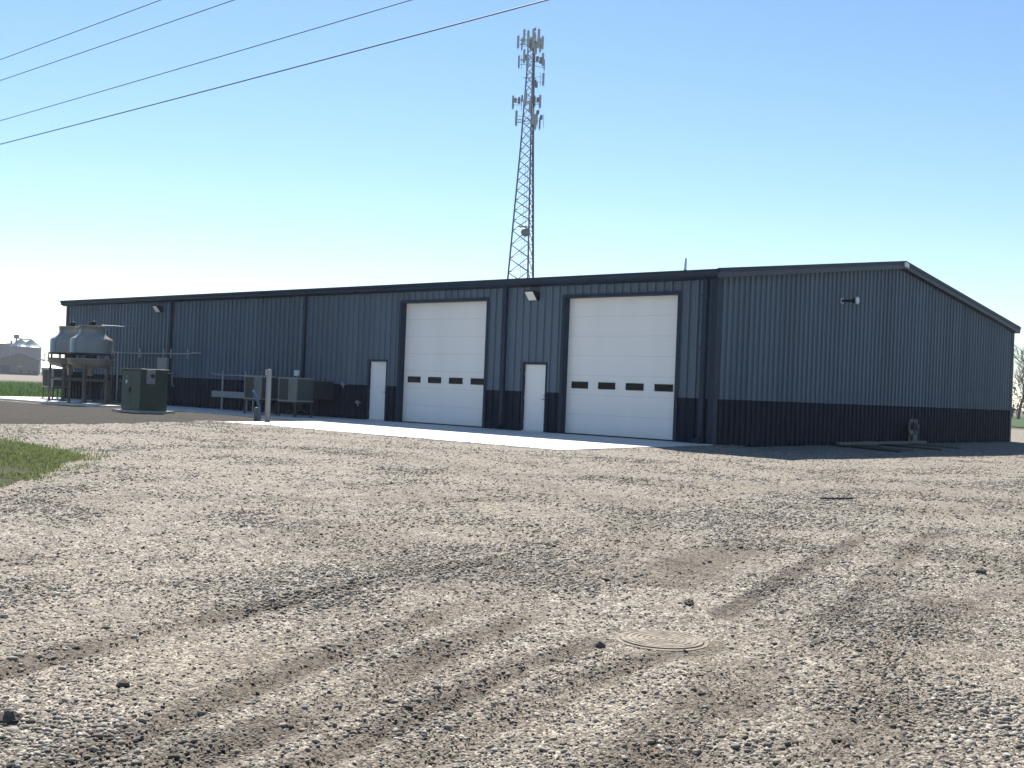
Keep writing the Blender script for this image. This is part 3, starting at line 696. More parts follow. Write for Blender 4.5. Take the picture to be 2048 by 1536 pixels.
# manhole cover
t = thing('manhole_cover', 'round dusty manhole cover with concentric rings set in the gravel', 'manhole cover', (13.0, -21.24, -.362))
pf = [(0, .012)]
for k in range(1, 7):
    r = k*.042; pf += [(r-.009, .012), (r-.006, .007), (r, .007), (r+.003, .012)]
pf += [(.282, .012), (.286, -.004)]
MB().lathe(pf, 56, smooth=False).build('lid', M['lid'], t)
MB().lathe([(.289, -.03), (.289, .004), (.315, .002), (.32, -.05)], 56, smooth=False).build('rim', M['lid'], t)

def clod(x, y, r, label):
    m_ = MB(); n, k = 9, 6; vs = []
    for i in range(k+1):
        for j in range(n):
            th = math.pi*i/k; ph = 2*math.pi*j/n; q = r*(1+.5*(random.random()-.5))
            vs.append((q*math.sin(th)*math.cos(ph)*1.15, q*math.sin(th)*math.sin(ph), q*math.cos(th)*.7))
    m_.add(vs, [(i*n+j, i*n+(j+1) % n, (i+1)*n+(j+1) % n, (i+1)*n+j) for i in range(k) for j in range(n)])
    o = m_.build('earth_clod', M['clod']); o.location = (x, y, tz(x, y)+r*.35); tag(o, label, 'clod', 'dark clods on the gravel')
clod(12.86, -21.75, .036, 'dark clod on the gravel just left of the manhole cover')
clod(12.42, -20.02, .04, 'dark clod on the gravel just beyond the manhole cover')
clod(12.03, -25.28, .05, 'big dark clod at the left edge near the bottom of the picture')
clod(13.34, -16.21, .05, 'dark clod on the gravel at the far right of the picture')
clod(11.78, -24.55, .032, 'small dark clod between the left wheel tracks')

# ------------------------------------------------------------------ condenser units
def condenser(name, loc, label, duct=False):
    t = thing(name, label, 'condenser', loc, group='condenser units on stands along the front wall')
    w_, d_, z0, z1 = 1.06, .8, .56, 1.45
    m_ = MB(); m_.box(0, .02, z0+.03, w_, d_, z1-.03); m_.build('cabinet', M['acd'], t)
    m_ = MB(); m_.box(-.02, -.012, z1-.05, w_+.02, d_+.02, z1); m_.box(-.02, -.012, z0, w_+.02, d_+.02, z0+.05)
    m_.box(-.012, -.01, z0+.05, .04, .05, z1-.05); m_.box(w_*.58, -.01, z0+.05, w_*.62, .03, z1-.05); m_.box(w_-.03, -.01, z0+.05, w_+.012, .05, z1-.05)
    m_.build('frame', M['acg'], t)
    m_ = MB(); m_.box(.04, .0, z0+.05, w_*.58, .019, z1-.05)
    for k in range(22): m_.box(.05+k*.0255, -.004, z0+.06, .058+k*.0255, .0, z1-.06)
    m_.build('coil', M['coil'], t)
    m_ = MB()
    for k in range(14):
        z = z0+.065+k*.056
        m_.quad((w_*.62, -.004, z), (w_-.03, -.004, z), (w_-.03, .018, z+.045), (w_*.62, .018, z+.045))
    m_.build('louver', M['acg'], t)
    for x in (.03, w_-.03):
        for y in (.03, d_-.03):
            g = MB(); g.box(x-.025, y-.025, .0, x+.025, y+.025, z0-.05); g.box(x-.06, y-.06, 0, x+.06, y+.06, .012); g.build('leg', M['legd'], t)
    g = MB(); g.box(-.03, -.01, z0-.05, w_+.03, .05, z0); g.box(-.03, d_-.05, z0-.05, w_+.03, d_+.01, z0)
    g.box(-.03, .05, z0-.05, .03, d_-.05, z0); g.box(w_-.03, .05, z0-.05, w_+.03, d_-.05, z0)
    g.tube([(w_-.02, .05, z0-.05), (w_-.02, .6, .12)], .015, 6)
    g.build('stand', M['legd'], t)
    g = MB(); g.box(.15, d_+.02, z0+.12, w_-.12, -loc[1]-.04, z1-.1); g.build('duct', M['legd'], t)
    return t
condenser('condenser_unit', (-17.72, -1.9, 0), 'tan louvred condenser unit on a stand, beside the grey post on its right')
c2 = condenser('condenser_unit', (-19.9, -1.9, 0), 'louvred condenser unit behind the blue pipe, with a pale trough on its left')
condenser('condenser_unit', (-37.3, -1.6, 0), 'louvred condenser unit on a thin stand, behind the cooling towers at the building end')
def small_box(name, x, y, z, w_, d_, h, m, label, cat, grp=None, dial=False):
    t = thing(name, label, cat, (x, y, z), group=grp)
    MB().box(0, -d_, 0, w_, 0, h, bev=.012).build('enclosure', m, t)
    MB().box(.02, -d_-.008, .02, w_-.02, -d_-.001, h-.02).build('cover', m, t)
    g = MB(); g.tube([(w_/2, -d_/2, 0), (w_/2, -d_/2, -.25)], .014, 8); g.build('conduit', M['galv'], t)
    return t
small_box('disconnect_box', -20.95, -.045, 1.52, .24, .16, .22, M['white'], 'small white box on the wall above the condenser unit left of the grey post', 'electrical box', 'white boxes above the condenser units')
small_box('disconnect_box', -18.95, -.17, 1.53, .24, .12, .22, M['white'], 'small white box on the downspout line above the condenser unit right of the post', 'electrical box', 'white boxes above the condenser units')
t = thing('wire_trough', 'long pale horizontal trough on thin posts left of a condenser unit', 'trough', (-23.75, -.85, 0))
MB().box(0, 0, .54, 3.75, .12, .79, bev=.01).build('trough', M['grey'], t)
for x in (.55, 2.3, 2.75):
    g = MB(); g.box(x-.03, .13, .003, x+.03, .18, 1.42 if x < 1 else .6); g.build('leg', M['galv'], t)
t = thing('wall_conduit', 'thin pale conduit with a bright elbow running to the condenser behind the post', 'conduit', (-24.4, -.45, 1.5))
g = MB(); g.tube([(0, .4, .02), (0, .0, .02), (.12, 0, .01), (.3, 0, -.03), (.55, 0, -.04), (4.4, 0, -.03)], .02, 8); g.build('pipe', M['galv'], t)
for x in (.75, 2.4): MB().box(x-.02, .02, -.25, x+.02, .06, .14).build('strap', M['galv'], t)
for (x, y, z, lb) in ((-16.0, -.25, 1.27, 'small pale junction box at the upper right of the condenser right of the post'), (-15.18, -.2, .62, 'small pale hose tap on the dark wainscot left of a white door')):
    t = thing('wall_tap' if z < 1 else 'junction_box', lb, 'tap' if z < 1 else 'junction box', (x, y, z))
    g = MB(); g.box(-.07, -.05, -.04, .07, .05, .06, bev=.015); g.tube([(.04, 0, -.04), (.03, 0, -.13)], .022, 8); g.tube([(0, .04, 0), (0, .17, 0)], .02, 8); g.build('body', M['grey'], t)
    MB().lathe([(0, 0), (.04, 0), (.04, .015), (0, .02)], 12, (0, 0, .06)).build('knob', M['grey'], t)

# post, hose and stub in front of the units
o = MB().lathe([(.09, -.3), (.09, 1.66), (.083, 1.68), (0, 1.69)], 20).build('grey_post', M['grey']); o.location = (-14.75, -4.5, 0); tag(o, 'plain light grey post standing in the dirt before the condenser units', 'post')
o = MB().tube([(-15.12, -4.55, -.15), (-15.12, -4.55, .15), (-15.17, -4.55, .4), (-15.3, -4.55, .62), (-15.45, -4.55, .8), (-15.6, -4.55, .93)], .045, 12).build('blue_pipe', M['blue']); tag(o, 'bent blue plastic pipe sticking up from the dirt', 'pipe')
o = MB().lathe([(.09, -.3), (.09, .3), (.06, .36), (0, .37)], 14).build('pipe_stub', M['leg']); o.location = (-15.38, -4.5, 0); tag(o, 'short dark pipe stub in the dirt beside the blue pipe', 'pipe stub')

# ------------------------------------------------------------------ transformer
t = thing('transformer', 'dark green pad transformer cabinet with a grey box on its side', 'transformer', (-21.8, -6.0, 0))
MB().box(0, .03, .02, 1.36, 1.1, 1.50).build('body', M['green'], t, bevel=.012)
MB().box(-.03, -.02, 1.501, 1.39, 1.13, 1.545).build('lid', M['green'], t, bevel=.01)
for a, b in ((.02, .675), (.685, 1.34)):
    o = MB().box(a, .0, .06, b, .028, 1.47).build('door', M['green'], t, bevel=.006)
g = MB(); g.box(.60, -.03, .70, .67, -.002, .86); g.tube([(.63, -.04, .78), (.63, -.04, .64)], .014, 8); g.build('handle', M['black'], t)
MB().box(.30, -.004, 1.0, .40, -.001, 1.13).build('decal', M['white'], t)
MB().box(.33, -.004, 1.2, .38, -.001, 1.28).build('decal', M['grey'], t)
g = MB(); g.box(1.361, .2, 1.0, 1.47, .52, 1.5, bev=.01); g.build('meter_box', M['grey'], t)
MB().lathe([(0, 0), (.07, 0), (.065, .06), (.03, .09), (0, .09)], 16).xf(Matrix.Translation((1.47, .4, 1.3)) @ rot).build('meter_dial', M['black'], t)
small_box('cabinet_box', -29.1, -.045, 1.53, .82, .22, .62, M['grey'], 'grey electrical cabinet on the wall above and behind the green transformer', 'electrical box')
t = thing('strut_rail', 'bright short rail across the wall under the grey electrical cabinet', 'rail', (-29.35, -.28, 1.44))
g = MB(); g.box(0, 0, 0, 1.45, .04, .05); g.box(.05, .04, 0, .09, .24, .05); g.box(1.35, .04, 0, 1.39, .24, .05); g.tube([(1.43, .1, .0), (1.43, .1, -.5), (1.6, .1, -.55)], .018, 8); g.build('rail', M['galv'], t)

# pipes along the wall from the cooling towers
t = thing('process_pipe', 'long pale pipe running along the wall from the cooling towers past a downspout', 'pipe', (-33.0, -.3, 2.32))
g = MB(); g.tube([(1.5, -1.7, -.0), (2.1, -.2, .0), (2.3, 0, 0), (6.6, 0, .01), (6.75, 0, .05), (7.0, .0, .05), (7.1, .26, .05)], .03, 10); g.build('pipe', M['galv'], t)
for x in (2.35, 4.4, 5.0, 6.35): MB().box(x-.03, .035, -.2, x+.03, .07, .22).build('strap', M['galv'], t)
t = thing('vent_line', 'thin pale pipe at the height of the cooling tower rims reaching to the wall', 'pipe', (-31.6, -1.8, 3.5))
g = MB(); g.tube([(1.55, -.7, -.05), (1.2, .3, -.02), (.6, 1.5, .0), (.4, 1.74, .0)], .022, 8); g.build('pipe', M['galv'], t)
t = thing('water_riser', 'vertical pale water pipe beside the cooling tower nearest the transformer', 'pipe', (-32.3, -.4, 0))
g = MB(); g.tube([(0, 0, 0), (0, 0, 2.35)], .035, 8); g.build('pipe', M['galv'], t)

# ------------------------------------------------------------------ cooling towers
def cooling_tower(loc, label):
    t = thing('cooling_tower', label, 'cooling tower', loc, group='cooling towers on the equipment slab')
    n = 40
    MB().lathe([(.93, 2.17), (.905, 2.2), (.905, 2.72), (.885, 2.79), (.83, 2.84), (.70, 2.92), (.60, 2.99), (.555, 3.06), (.54, 3.14), (.54, 3.34), (.575, 3.35), (.575, 3.38), (.53, 3.385), (.51, 3.2)], n).build('shell', M['frp'], t)
    for k in range(4):
        a = math.pi/4+k*math.pi/2-.5; g = MB()
        pf = [(.905, 2.2), (.905, 2.72), (.885, 2.79), (.83, 2.84), (.70, 2.92), (.60, 2.99), (.555, 3.06), (.54, 3.34)]
        g.tube([((r+.008)*math.cos(a), (r+.008)*math.sin(a), z) for r, z in pf], .016, 6); g.build('seam_flange', M['frpd'], t)
    MB().lathe([(.955, 2.12), (.965, 2.13), (.965, 2.18), (.90, 2.19), (.88, 2.12)], n).build('ring_beam', M['legd'], t)
    for k in range(12):
        a = k*math.pi/6+.1; g = MB(); g.tube([(.93*math.cos(a), .93*math.sin(a), 1.93), (.93*math.cos(a), .93*math.sin(a), 2.13)], .028, 6); g.build('post', M['legd'], t)
    MB().lathe([(0, 1.97), (.22, 1.97), (.22, 2.14), (0, 2.14)], 20).build('fill_pack', M['legd'], t)
    MB().lathe([(.90, 1.93), (.985, 1.95), (.985, 1.90), (.965, 1.88), (.94, 1.72), (.80, 1.62), (.4, 1.52), (.12, 1.48), (.12, 1.2), (0, 1.2)], n).build('basin', M['frpd'], t)
    MB().lathe([(.0, 1.935), (.9, 1.935)], n).build('water_tray', M['legd'], t)
    for k in range(5):
        a = math.radians(242.4+72*k); c, s = math.cos(a), math.sin(a)
        g = MB(); g.prism([(-.17, 1.90), (.17, 1.90), (.09, 1.64), (.05, 1.52), (.05, 0.03), (-.05, .03), (-.05, 1.52), (-.09, 1.64)], 'y', -.055, .055)
        g.box(-.14, -.1, 0.004, .14, .1, .03)
        g.xf(Matrix.Translation((.84*c, .84*s, 0)) @ Matrix.Rotation(a+math.pi/2, 4, 'Z')); g.build('leg', M['leg'], t)
    g = MB()
    for k in range(5):
        a, b = math.radians(242.4+72*k), math.radians(314.4+72*k)
        p, q_ = Vector((.84*math.cos(a), .84*math.sin(a), 1.02)), Vector((.84*math.cos(b), .84*math.sin(b), 1.02))
        g.tube([p, q_], .06, 4)
    g.build('brace_ring', M['leg'], t)
    g = MB(); g.box(-.17, -.1, 3.40, .02, .1, 3.55, bev=.02); g.lathe([(0, 3.4), (.1, 3.4), (.1, 3.56), (.11, 3.57), (.09, 3.6), (0, 3.61)], 16, (.1, 0, 0)); g.build('fan_motor', M['black'], t)
    g = MB()
    for k in range(4):
        a = k*math.pi/4; g.tube([(.55*math.cos(a), .55*math.sin(a), 3.37), (-.55*math.cos(a), -.55*math.sin(a), 3.37)], .018, 6)
    g.build('motor_support', M['galv'], t)
    g = MB(); a = .2
    for s in (-.17, .17): g.tube([(1.12, s, .02), (1.12, s, 2.25)], .018, 6)
    for k in range(7): g.tube([(1.12, -.17, .3+k*.3), (1.12, .17, .3+k*.3)], .012, 6)
    g.xf(Matrix.Rotation(.25, 4, 'Z')); g.build('ladder', M['leg'], t)
    return t
cooling_tower((-29.9, -3.0, .0), 'bottle shaped tan cooling tower, the nearer of the pair, next to the transformer')
cooling_tower((-32.05, -2.85, .0), 'bottle shaped tan cooling tower, the farther of the pair, nearest the green field')
t = thing('pump_skid', 'dark pump skid with upright pipes under the cooling towers', 'pump', (-31.3, -1.5, 0))
g = MB(); g.box(-.6, -.35, .004, 2.2, .35, .12); g.build('base_frame', M['legd'], t)
for x in (0, 1.4):
    g = MB(); g.lathe([(0, 0), (.2, 0), (.2, .5), (.14, .55), (0, .55)], 18, (x, 0, .12)); g.lathe([(.12, .55), (.12, .95), (0, .98)], 14, (x, 0, .12)); g.build('pump', M['legd'], t)
    g = MB(); g.tube([(x+.35, 0, .12), (x+.35, 0, 1.0), (x+.35, -.3, 1.05)], .06, 10); g.build('pipe', M['leg'], t)

o = MB().lathe([(0, 0), (.16, .0), (.12, .12), (.05, .24), (0, .26)], 9).build('marker_flag', M['orange']); o.location = (-40.1, -3.6, G(-40, -3.6)+.03); o.scale = (1.3, 1.3, .8); tag(o, 'small crumpled orange marker on the ground at the field edge', 'marker')
o = MB().tube([(-40.2, -3.2, -.2), (-40.2, -3.2, 1.0)], .012, 6).build('survey_stake', M['legd']); tag(o, 'thin dark stake standing at the edge of the green field', 'stake')

# ------------------------------------------------------------------ cell tower
TX, TY = -95.8, 99.0
vv = Vector((-.665, .746, 0)); rv = Vector((.746, .665, 0))
tw = thing('cell_tower', 'tall lattice cell tower crowded with panel antennas behind the building', 'cell tower', (TX, TY, -.1))
def trad(z):
    return float(np.interp(z, [-1, 18, 37.7, 49, 54.6], [3.45, 2.32, 1.16, .66, .60]))
LA = [math.radians(167.7), math.radians(287.7), math.radians(47.7)]
def tp(k, z):
    r = trad(z); a = LA[k % 3]; p = rv*(r*math.cos(a))+vv*(r*math.sin(a)); return Vector((p.x, p.y, z))
zz = [0]
while zz[-1] < 24: zz.append(zz[-1]+2.1)
while zz[-1] < 40: zz.append(zz[-1]+1.5)
while zz[-1] < 53.5: zz.append(zz[-1]+1.15)
for k in range(3):
    g = MB(); g.tube([tp(k, z) for z in (0, 18, 37.7, 49, zz[-1])], .15, 8, r1=.09); g.build('leg', M['tower'], tw)
    g = MB()
    for a, b in zip(zz, zz[1:]):
        r = .06 if a < 40 else .05
        g.tube([tp(k, a), tp(k+1, b)], r, 5, caps=False); g.tube([tp(k, b), tp(k+1, a)], r, 5, caps=False)
    g.build('bracing', M['tower'], tw)
g = MB()   # cable run up the right hand face
for d in (-.25, -.1, .05, .2):
    g.tube([tp(2, z)*1.0+Vector((tp(1, z)-tp(2, z)).normalized())*(.55+d)*min(1, trad(z)/1.2) for z in (0, 18, 37.7, 49, 53)], .065, 6)
g.build('cable_run', M['cable'], tw)
g = MB()
for s in (-.18, .18): g.tube([tp(0, z)*.35+tp(2, z)*.3+rv*s for z in (0, 18, 37.7, 49, 54)], .025, 5)
g.build('ladder', M['tower'], tw)
def tpos(px, py, dep=0):
    """offset of an antenna from the tower axis, metres"""
    xa = 1047+(557-py)*.0377
    return rv*((px-xa)*.0746)+vv*dep+Vector((0, 0, 18.08+(557-py)*.0748))
PAN = [  # x, y, width, height, depth
    (1036.5, 87, .34, 1.85, -.3), (1044, 86, .24, 1.8, .9), (1048.5, 79, .34, 2.0, -1.2), (1056.5, 84, .36, 2.4, -1.3), (1062, 85, .3, 2.0, 1.0), (1066.5, 83, .34, 2.8, -1.2), (1070, 74, .3, 1.8, 1.0), (1077.5, 80, .38, 2.6, -.9), (1081, 88, .3, 2.1, .6), (1085.5, 85, .34, 1.9, 0.1), (1071, 100, .5, 1.6, -.6),
    (1038, 126, .28, 1.8, -.2), (1048.5, 118, .34, 2.0, -1.0), (1055, 129, .36, 2.2, -1.1), (1086, 120, .36, 1.9, -.2), (1089, 127, .2, 1.6, .7),
    (1087, 159, .34, 1.85, -.1), (1026.5, 207, .34, 1.9, -.2), (1051.5, 201, .4, 2.0, -1.3), (1060.5, 216, .36, 1.8, -1.2), (1069.5, 200, .34, 1.6, .9), (1080.5, 204, .36, 1.9, -.3),
    (1033, 239, .36, 2.2, -.3), (1066, 237, .4, 2.4, -1.4), (1071, 248, .36, 2.2, -1.2), (1074, 234, .34, 1.6, .8), (1080, 246, .28, 1.7, .2)]
def vbox(m_, p, wd, dp, h):
    n0 = len(m_.v); m_.box(-wd/2, -dp/2, -h/2, wd/2, dp/2, h/2, bev=.04); m_.xf(Matrix(((rv.x, vv.x, 0, p.x), (rv.y, vv.y, 0, p.y), (0, 0, 1, p.z), (0, 0, 0, 1))), n0)
for (px, py, wd, h, dp) in PAN:
    p = tpos(px, py, dp); g = MB(); vbox(g, p, wd, .2, h)
    o = g.build('panel_antenna', M['ant'], tw)
    g = MB(); b = p+vv*.2; g.tube([b+Vector((0, 0, -h/2-.2)), b+Vector((0, 0, h/2+.15))], .035, 6)
    ax = Vector((0, 0, p.z)); d = (b-ax); d.z = 0
    for s in (-.4, .4): g.tube([b+Vector((0, 0, s)), ax+d*min(1, .6*trad(p.z)/max(.1, d.length))+Vector((0, 0, s*.8))], .035, 5)
    g.build('antenna_mount', M['tower'], o)
for (px, py, wd, h) in ((1031.5, 204, .35, .7), (1038.5, 204, .35, 1.0), (1044.5, 200, .25, 1.0), (1075, 120, .4, .8), (1081.5, 123, .4, .9), (1070, 168, .5, .9), (1073, 172, .4, .8), (1068, 96, .6, 1.0), (1073, 92, .45, .9), (1076, 226, .45, .6), (1083, 236, .4, .7), (1066, 204, .5, .7), (1061, 92, .45, .9), (1053, 118, .4, .8), (1076, 201, .4, .7)):
    g = MB(); vbox(g, tpos(px, py, -.4), wd, .25, h); g.build('radio_unit', M['antd'], tw)
for py, hw, dp in ((82, 1.9, 1.0), (89, 1.9, 1.0), (122, 1.7, .8), (206, 2.2, 1.0), (201, 2.2, 1.0), (240, 1.9, .9), (246, 1.9, .9), (157, 1.2, .4)):
    g = MB(); c = tpos(1047+(557-py)*.0377, py); P = [c+rv*hw*math.cos(a)+vv*dp*1.25*math.sin(a) for a in LA]
    for k in range(3): g.tube([P[k], P[(k+1) % 3]], .035, 5)
    g.build('platform_frame', M['tower'], tw)
for px, ya, yb in ((1087.5, 228, 256), (1043, 196, 224), (1062, 250, 258), (1081, 145, 172), (1043, 112, 140), (1070.5, 58, 72)):
    g = MB(); g.tube([tpos(px, yb), tpos(px, ya)], .03, 5); g.build('whip_antenna', M['tower'], tw)
g = MB(); vbox(g, tpos(1070.5, 59), .3, .3, .35); g.build('beacon', M['antd'], tw)
g = MB(); g.lathe([(0, 0), (.55, .0), (.58, .05), (.58, .3), (.45, .42), (0, .45)], 24)
p = tpos(1050.5, 469, -1.9); g.xf(Matrix.Translation(p) @ Matrix.Rotation(math.atan2(-vv.x, vv.y), 4, 'Z') @ Matrix.Rotation(math.pi/2, 4, 'X')); g.build('microwave_dish', M['antd'], tw)
g = MB(); g.tube([tpos(1036, 457, -1.6), tpos(1062, 457, -1.6)], .09, 6); g.tube([tpos(1050.5, 458, -1.6), tpos(1050.5, 478, -1.6)], .05, 6); g.build('dish_mount', M['tower'], tw)

# ------------------------------------------------------------------ overhead cables along the road
for rat, y0, lb in ((.625, -13.8, 'highest of the four overhead cables, cutting the top left corner of the sky'), (.582, -13.8, 'second highest of the four overhead cables crossing the sky'),
                    (.50, -13.8, 'third of the four overhead cables, thin, above the lowest one'), (.452, -13.8, 'lowest and thickest of the four overhead cables, ending above the cell tower top')):
    z = 1.307+rat*14; g = MB()
    g.tube([(x, y0, z-.55+.00018*(x+10)**2+.55-.0006*(x+10)) for x in np.linspace(-120, 70, 60)], .009 if rat > .46 else .0115, 6)
    tag(g.build('overhead_cable', M['cable']), lb, 'cable', 'cables crossing the sky')

# ------------------------------------------------------------------ far things
dv = Vector((-.908, .418, 0)); wv = Vector((.418, .908, 0))
def frame(c): return Matrix(((wv.x, dv.x, 0, c[0]), (wv.y, dv.y, 0, c[1]), (0, 0, 1, c[2]), (0, 0, 0, 1)))
def far_thing(name, label, cat, c, group=None):
    t = thing(name, label, cat, (0, 0, 0), group=group); t.matrix_world = frame(c); return t
t = far_thing('farm_shed', 'drab gabled farm shed with a dark door, far beyond the green field', 'shed', (-346.4, 138.3, -.1))
MB().prism([(-5.8, 0), (5.8, 0), (5.8, 4.6), (0, 6.75), (-5.8, 4.6)], 'y', 0, 22).build('wall', M['shed'], t)
g = MB()
for s in (-1, 1): g.add([(s*6.2, -.4, 4.5), (0, -.4, 6.85), (0, 22.4, 6.85), (s*6.2, 22.4, 4.5), (s*6.2, -.4, 4.66), (0, -.4, 7.0), (0, 22.4, 7.0), (s*6.2, 22.4, 4.66)], [(0, 1, 2, 3), (4, 7, 6, 5), (0, 4, 5, 1), (1, 5, 6, 2), (2, 6, 7, 3), (3, 7, 4, 0)])
g.build('roof', M['shedd'], t)
MB().box(-5.5, -.06, .02, -2.9, -.005, 2.9).build('door', M['shedd'], t)
MB().box(-.7, -.06, 2.4, .9, -.005, 3.1).build('sign_board', M['grey'], t)
for x in (.6, 3.0, 4.6): MB().box(x-.5, -.06, .9, x+.5, -.005, 1.6).build('window', M['shedd'], t)
MB().box(-2.8, -.04, .0, 5.75, -.004, .75).build('wainscot', M['shedd'], t)
t = far_thing('pale_barn', 'low barn with a bright white roof to the right of the farm shed', 'barn', (-386.6, 170, -.1))
g = MB(); g.prism([(0, 0), (14, 0), (14, 2.9), (7, 5.0), (0, 2.9)], 'x', -4.5, 12); g.build('wall', M['shedd'], t)
g = MB(); g.add([(-4.8, -.5, 2.85), (12.4, -.5, 2.85), (12.4, 7, 5.2), (-4.8, 7, 5.2), (12.4, 14.5, 2.85), (-4.8, 14.5, 2.85)], [(0, 1, 2, 3), (3, 2, 4, 5)]); g.build('roof', M['barnroof'], t)
def grain_bin(c, r, he, hp, label):
    t = far_thing('grain_bin', label, 'grain bin', c, 'steel grain bins beyond the farm shed')
    pf = [(r, 0)]
    for k in range(1, 16): pf += [(r, he*k/16-.03), (r+.06, he*k/16), (r, he*k/16+.03)]
    pf.append((r, he)); MB().lathe(pf, 40).build('wall', M['bin'], t)
    MB().lathe([(r+.1, he-.05), (.7, hp-.4), (.7, hp), (0, hp+.2)], 40).build('roof', M['binroof'], t)
    g = MB()
    for k in range(9):
        a = k*math.pi*2/9+.4; g.tube([(r*math.cos(a), r*math.sin(a), he+.12), (.8*math.cos(a), .8*math.sin(a), hp-.25)], .12, 5)
    g.build('roof_rib', M['bin'], t)
grain_bin((-526.4, 225.5, -.1), 5.0, 12.9, 16.2, 'grey steel grain bin with a shiny cone roof, the rightmost of the bins')
grain_bin((-528.1, 221.5, -.1), 5.0, 13.0, 16.4, 'grey steel grain bin with a shiny cone roof, the middle of the bins')
grain_bin((-545, 219, -.1), 6.5, 14.3, 15.0, 'broad flat topped grain bin at the left edge of the picture')
t = far_thing('elevator_leg', 'narrow elevator head tower rising left of the grain bin roofs', 'elevator', (-529.3, 219.0, -.1))
g = MB(); g.box(-1.8, -.6, 0, -.9, .6, 15.6); g.box(.4, -.6, 0, 1.2, .6, 17.0); g.build('leg_casing', M['bin'], t)
MB().box(-.4, -1, 16.9, 1.9, 1, 18.6).build('head_house', M['shedd'], t)
g = MB(); g.tube([(.9, 0, 17.2), (2.8, 0, 16.6)], .25, 6); g.tube([(2.8, 0, 16.7), (7.5, 0, 16.6)], .3, 6); g.tube([(7.5, 0, 16.6), (11.6, 0, 13.1)], .25, 6); g.build('catwalk', M['shedd'], t)
t = thing('utility_pole', 'thin utility pole near the pale barn on the horizon', 'pole', (-388.3, 166.7, -.1))
MB().tube([(0, 0, 0), (0, 0, 8.2)], .14, 6).build('shaft', M['pole'], t); MB().box(-.1, -1, 7.4, .1, 1, 7.6).build('crossarm', M['pole'], t)
# woods on the horizon
n = 2600; tt = rng.uniform(-1, 1, n); bx = -1065+tt*60; by = 505+tt*210
zs_ = rng.random(n)**.7*12*(.7+.5*fbm(tt*9, tt*0, 3, 4)); s = rng.uniform(1.5, 3.4, n)
dirs = rng.normal(size=(n, 3, 3)); dirs /= np.linalg.norm(dirs, axis=-1, keepdims=True)
cc = np.stack([bx+rng.normal(0, 6, n), by, zs_], -1)
tag(nmesh('distant_woods', (cc[:, None]+dirs*s[:, None, None]).reshape(-1, 3), np.arange(n*3).reshape(-1, 3), M['far']), 'low line of woods on the horizon behind the barn', 'woods', kind='stuff')

def bare_tree(x, y, h, label, seed, spread=.5):
    random.seed(seed); t = thing('bare_tree', label, 'tree', (x, y, G(x, y)), group='trees beyond the right end of the building')
    tr = MB(); cw = MB()
    def grow(p, d, ln, r, lv):
        pts = [p]; q = p.copy(); dd = d.copy()
        for k in range(4):
            dd = (dd+Vector((random.gauss(0, .12), random.gauss(0, .12), random.gauss(.03, .08)))).normalized(); q = q+dd*ln/4; pts.append(q.copy())
        (tr if lv < 2 else cw).tube(pts, r, 6 if lv < 2 else 4, r1=r*.55, caps=False)
        if lv >= 4: return
        for k in range(5 if lv else 7):
            a = random.uniform(.25, 1); i = min(3, int(a*4)); s = pts[i].lerp(pts[i+1], a*4-i) if i < 4 else pts[-1]
            nd = (dd+Vector((random.gauss(0, spread), random.gauss(0, spread), random.gauss(.15, .3)))).normalized()
            grow(s, nd, ln*random.uniform(.5, .75), max(.018, r*.5), lv+1)
    grow(Vector((0, 0, 0)), Vector((.05, .02, 1)).normalized(), h*.5, h*.022, 0)
    tr.build('trunk', M['bark'], t); cw.build('crown', M['twig'], t)
bare_tree(-41.6, 152, 11.5, 'tall leafless tree just beyond the right end of the building', 3)
bare_tree(-46.5, 158, 9.5, 'smaller leafless tree half hidden by the building corner', 5)
bare_tree(-36, 150, 12, 'leafless tree at the right edge of the picture', 8)
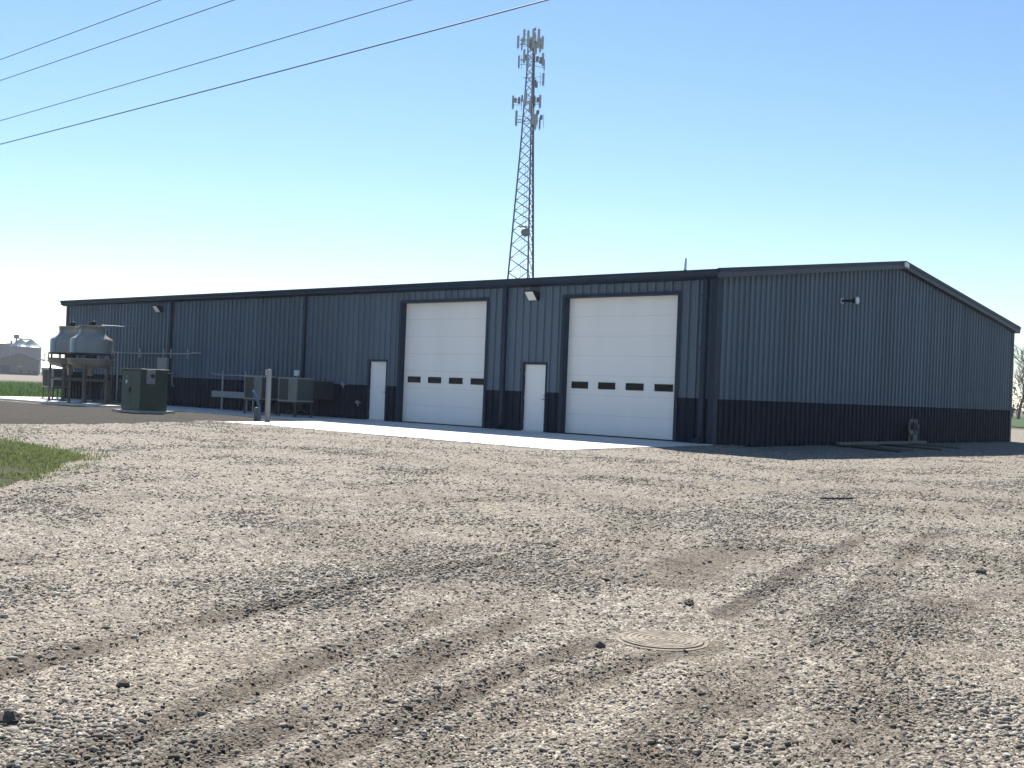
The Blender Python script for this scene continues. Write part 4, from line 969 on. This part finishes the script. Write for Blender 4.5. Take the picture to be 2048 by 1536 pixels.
def bush(x, y, h, rr, label, seed):
    g2 = np.random.default_rng(seed); n = 2200
    t = thing('evergreen_bush', label, 'bush', (x, y, G(x, y)), group='dark bushes under the trees')
    d = g2.normal(size=(n, 3)); d /= np.linalg.norm(d, axis=1, keepdims=True); rad = g2.random(n)**.45
    lump = 1+.45*np.sin(d[:, 0]*5+seed)*np.sin(d[:, 1]*4)*np.sin(d[:, 2]*6+1)
    c = d*(rad*lump)[:, None]*np.array([rr, rr, h/2])+np.array([0, 0, h/2])
    k = g2.normal(size=(n, 3, 3)); k /= np.linalg.norm(k, axis=-1, keepdims=True)
    nmesh('foliage', (c[:, None]+k*(g2.uniform(.12, .34, n))[:, None, None]).reshape(-1, 3), np.arange(n*3).reshape(-1, 3), M['ever'], t)
    MB().tube([(0, 0, -.1), (.05, 0, h*.6)], .12, 6, r1=.04).build('stem', M['bark'], t)
bush(-38.7, 150, 4.2, 1.5, 'dark evergreen bush below the tall leafless tree', 2)
bush(-44.5, 154, 2.6, 1.6, 'low dark bush by the grass at the building corner', 4)
n = 5200; tt = rng.uniform(-1, 1, n); bx = -52+tt*26; by = 178+tt*14
cc = np.stack([bx+rng.normal(0, 2, n), by+rng.normal(0, 3, n), rng.random(n)**1.1*5.5*(.6+.7*fbm(tt*7, tt*0, 3, 14))], -1)
k3 = rng.normal(size=(n, 3, 3)); k3 /= np.linalg.norm(k3, axis=-1, keepdims=True)
tag(nmesh('brush_thicket', (cc[:, None]+k3*rng.uniform(.15, .45, n)[:, None, None]).reshape(-1, 3), np.arange(n*3).reshape(-1, 3), M['twig']), 'hazy brown thicket behind the leafless trees', 'thicket', kind='stuff')

# ------------------------------------------------------------------ haze
m = bpy.data.materials.new('haze_air'); m.use_nodes = True; t_ = m.node_tree
t_.nodes.remove(t_.nodes['Principled BSDF'])
pv = t_.nodes.new('ShaderNodeVolumePrincipled'); pv.inputs['Color'].default_value = (.86, .92, 1, 1); pv.inputs['Density'].default_value = .00019; pv.inputs['Anisotropy'].default_value = .3
t_.links.new(pv.outputs[0], t_.nodes['Material Output'].inputs['Volume'])
tag(MB().box(-2450, -2450, -1.6, 2450, 2450, 58).build('haze', m), 'thin pale summer haze', 'haze', kind='stuff')
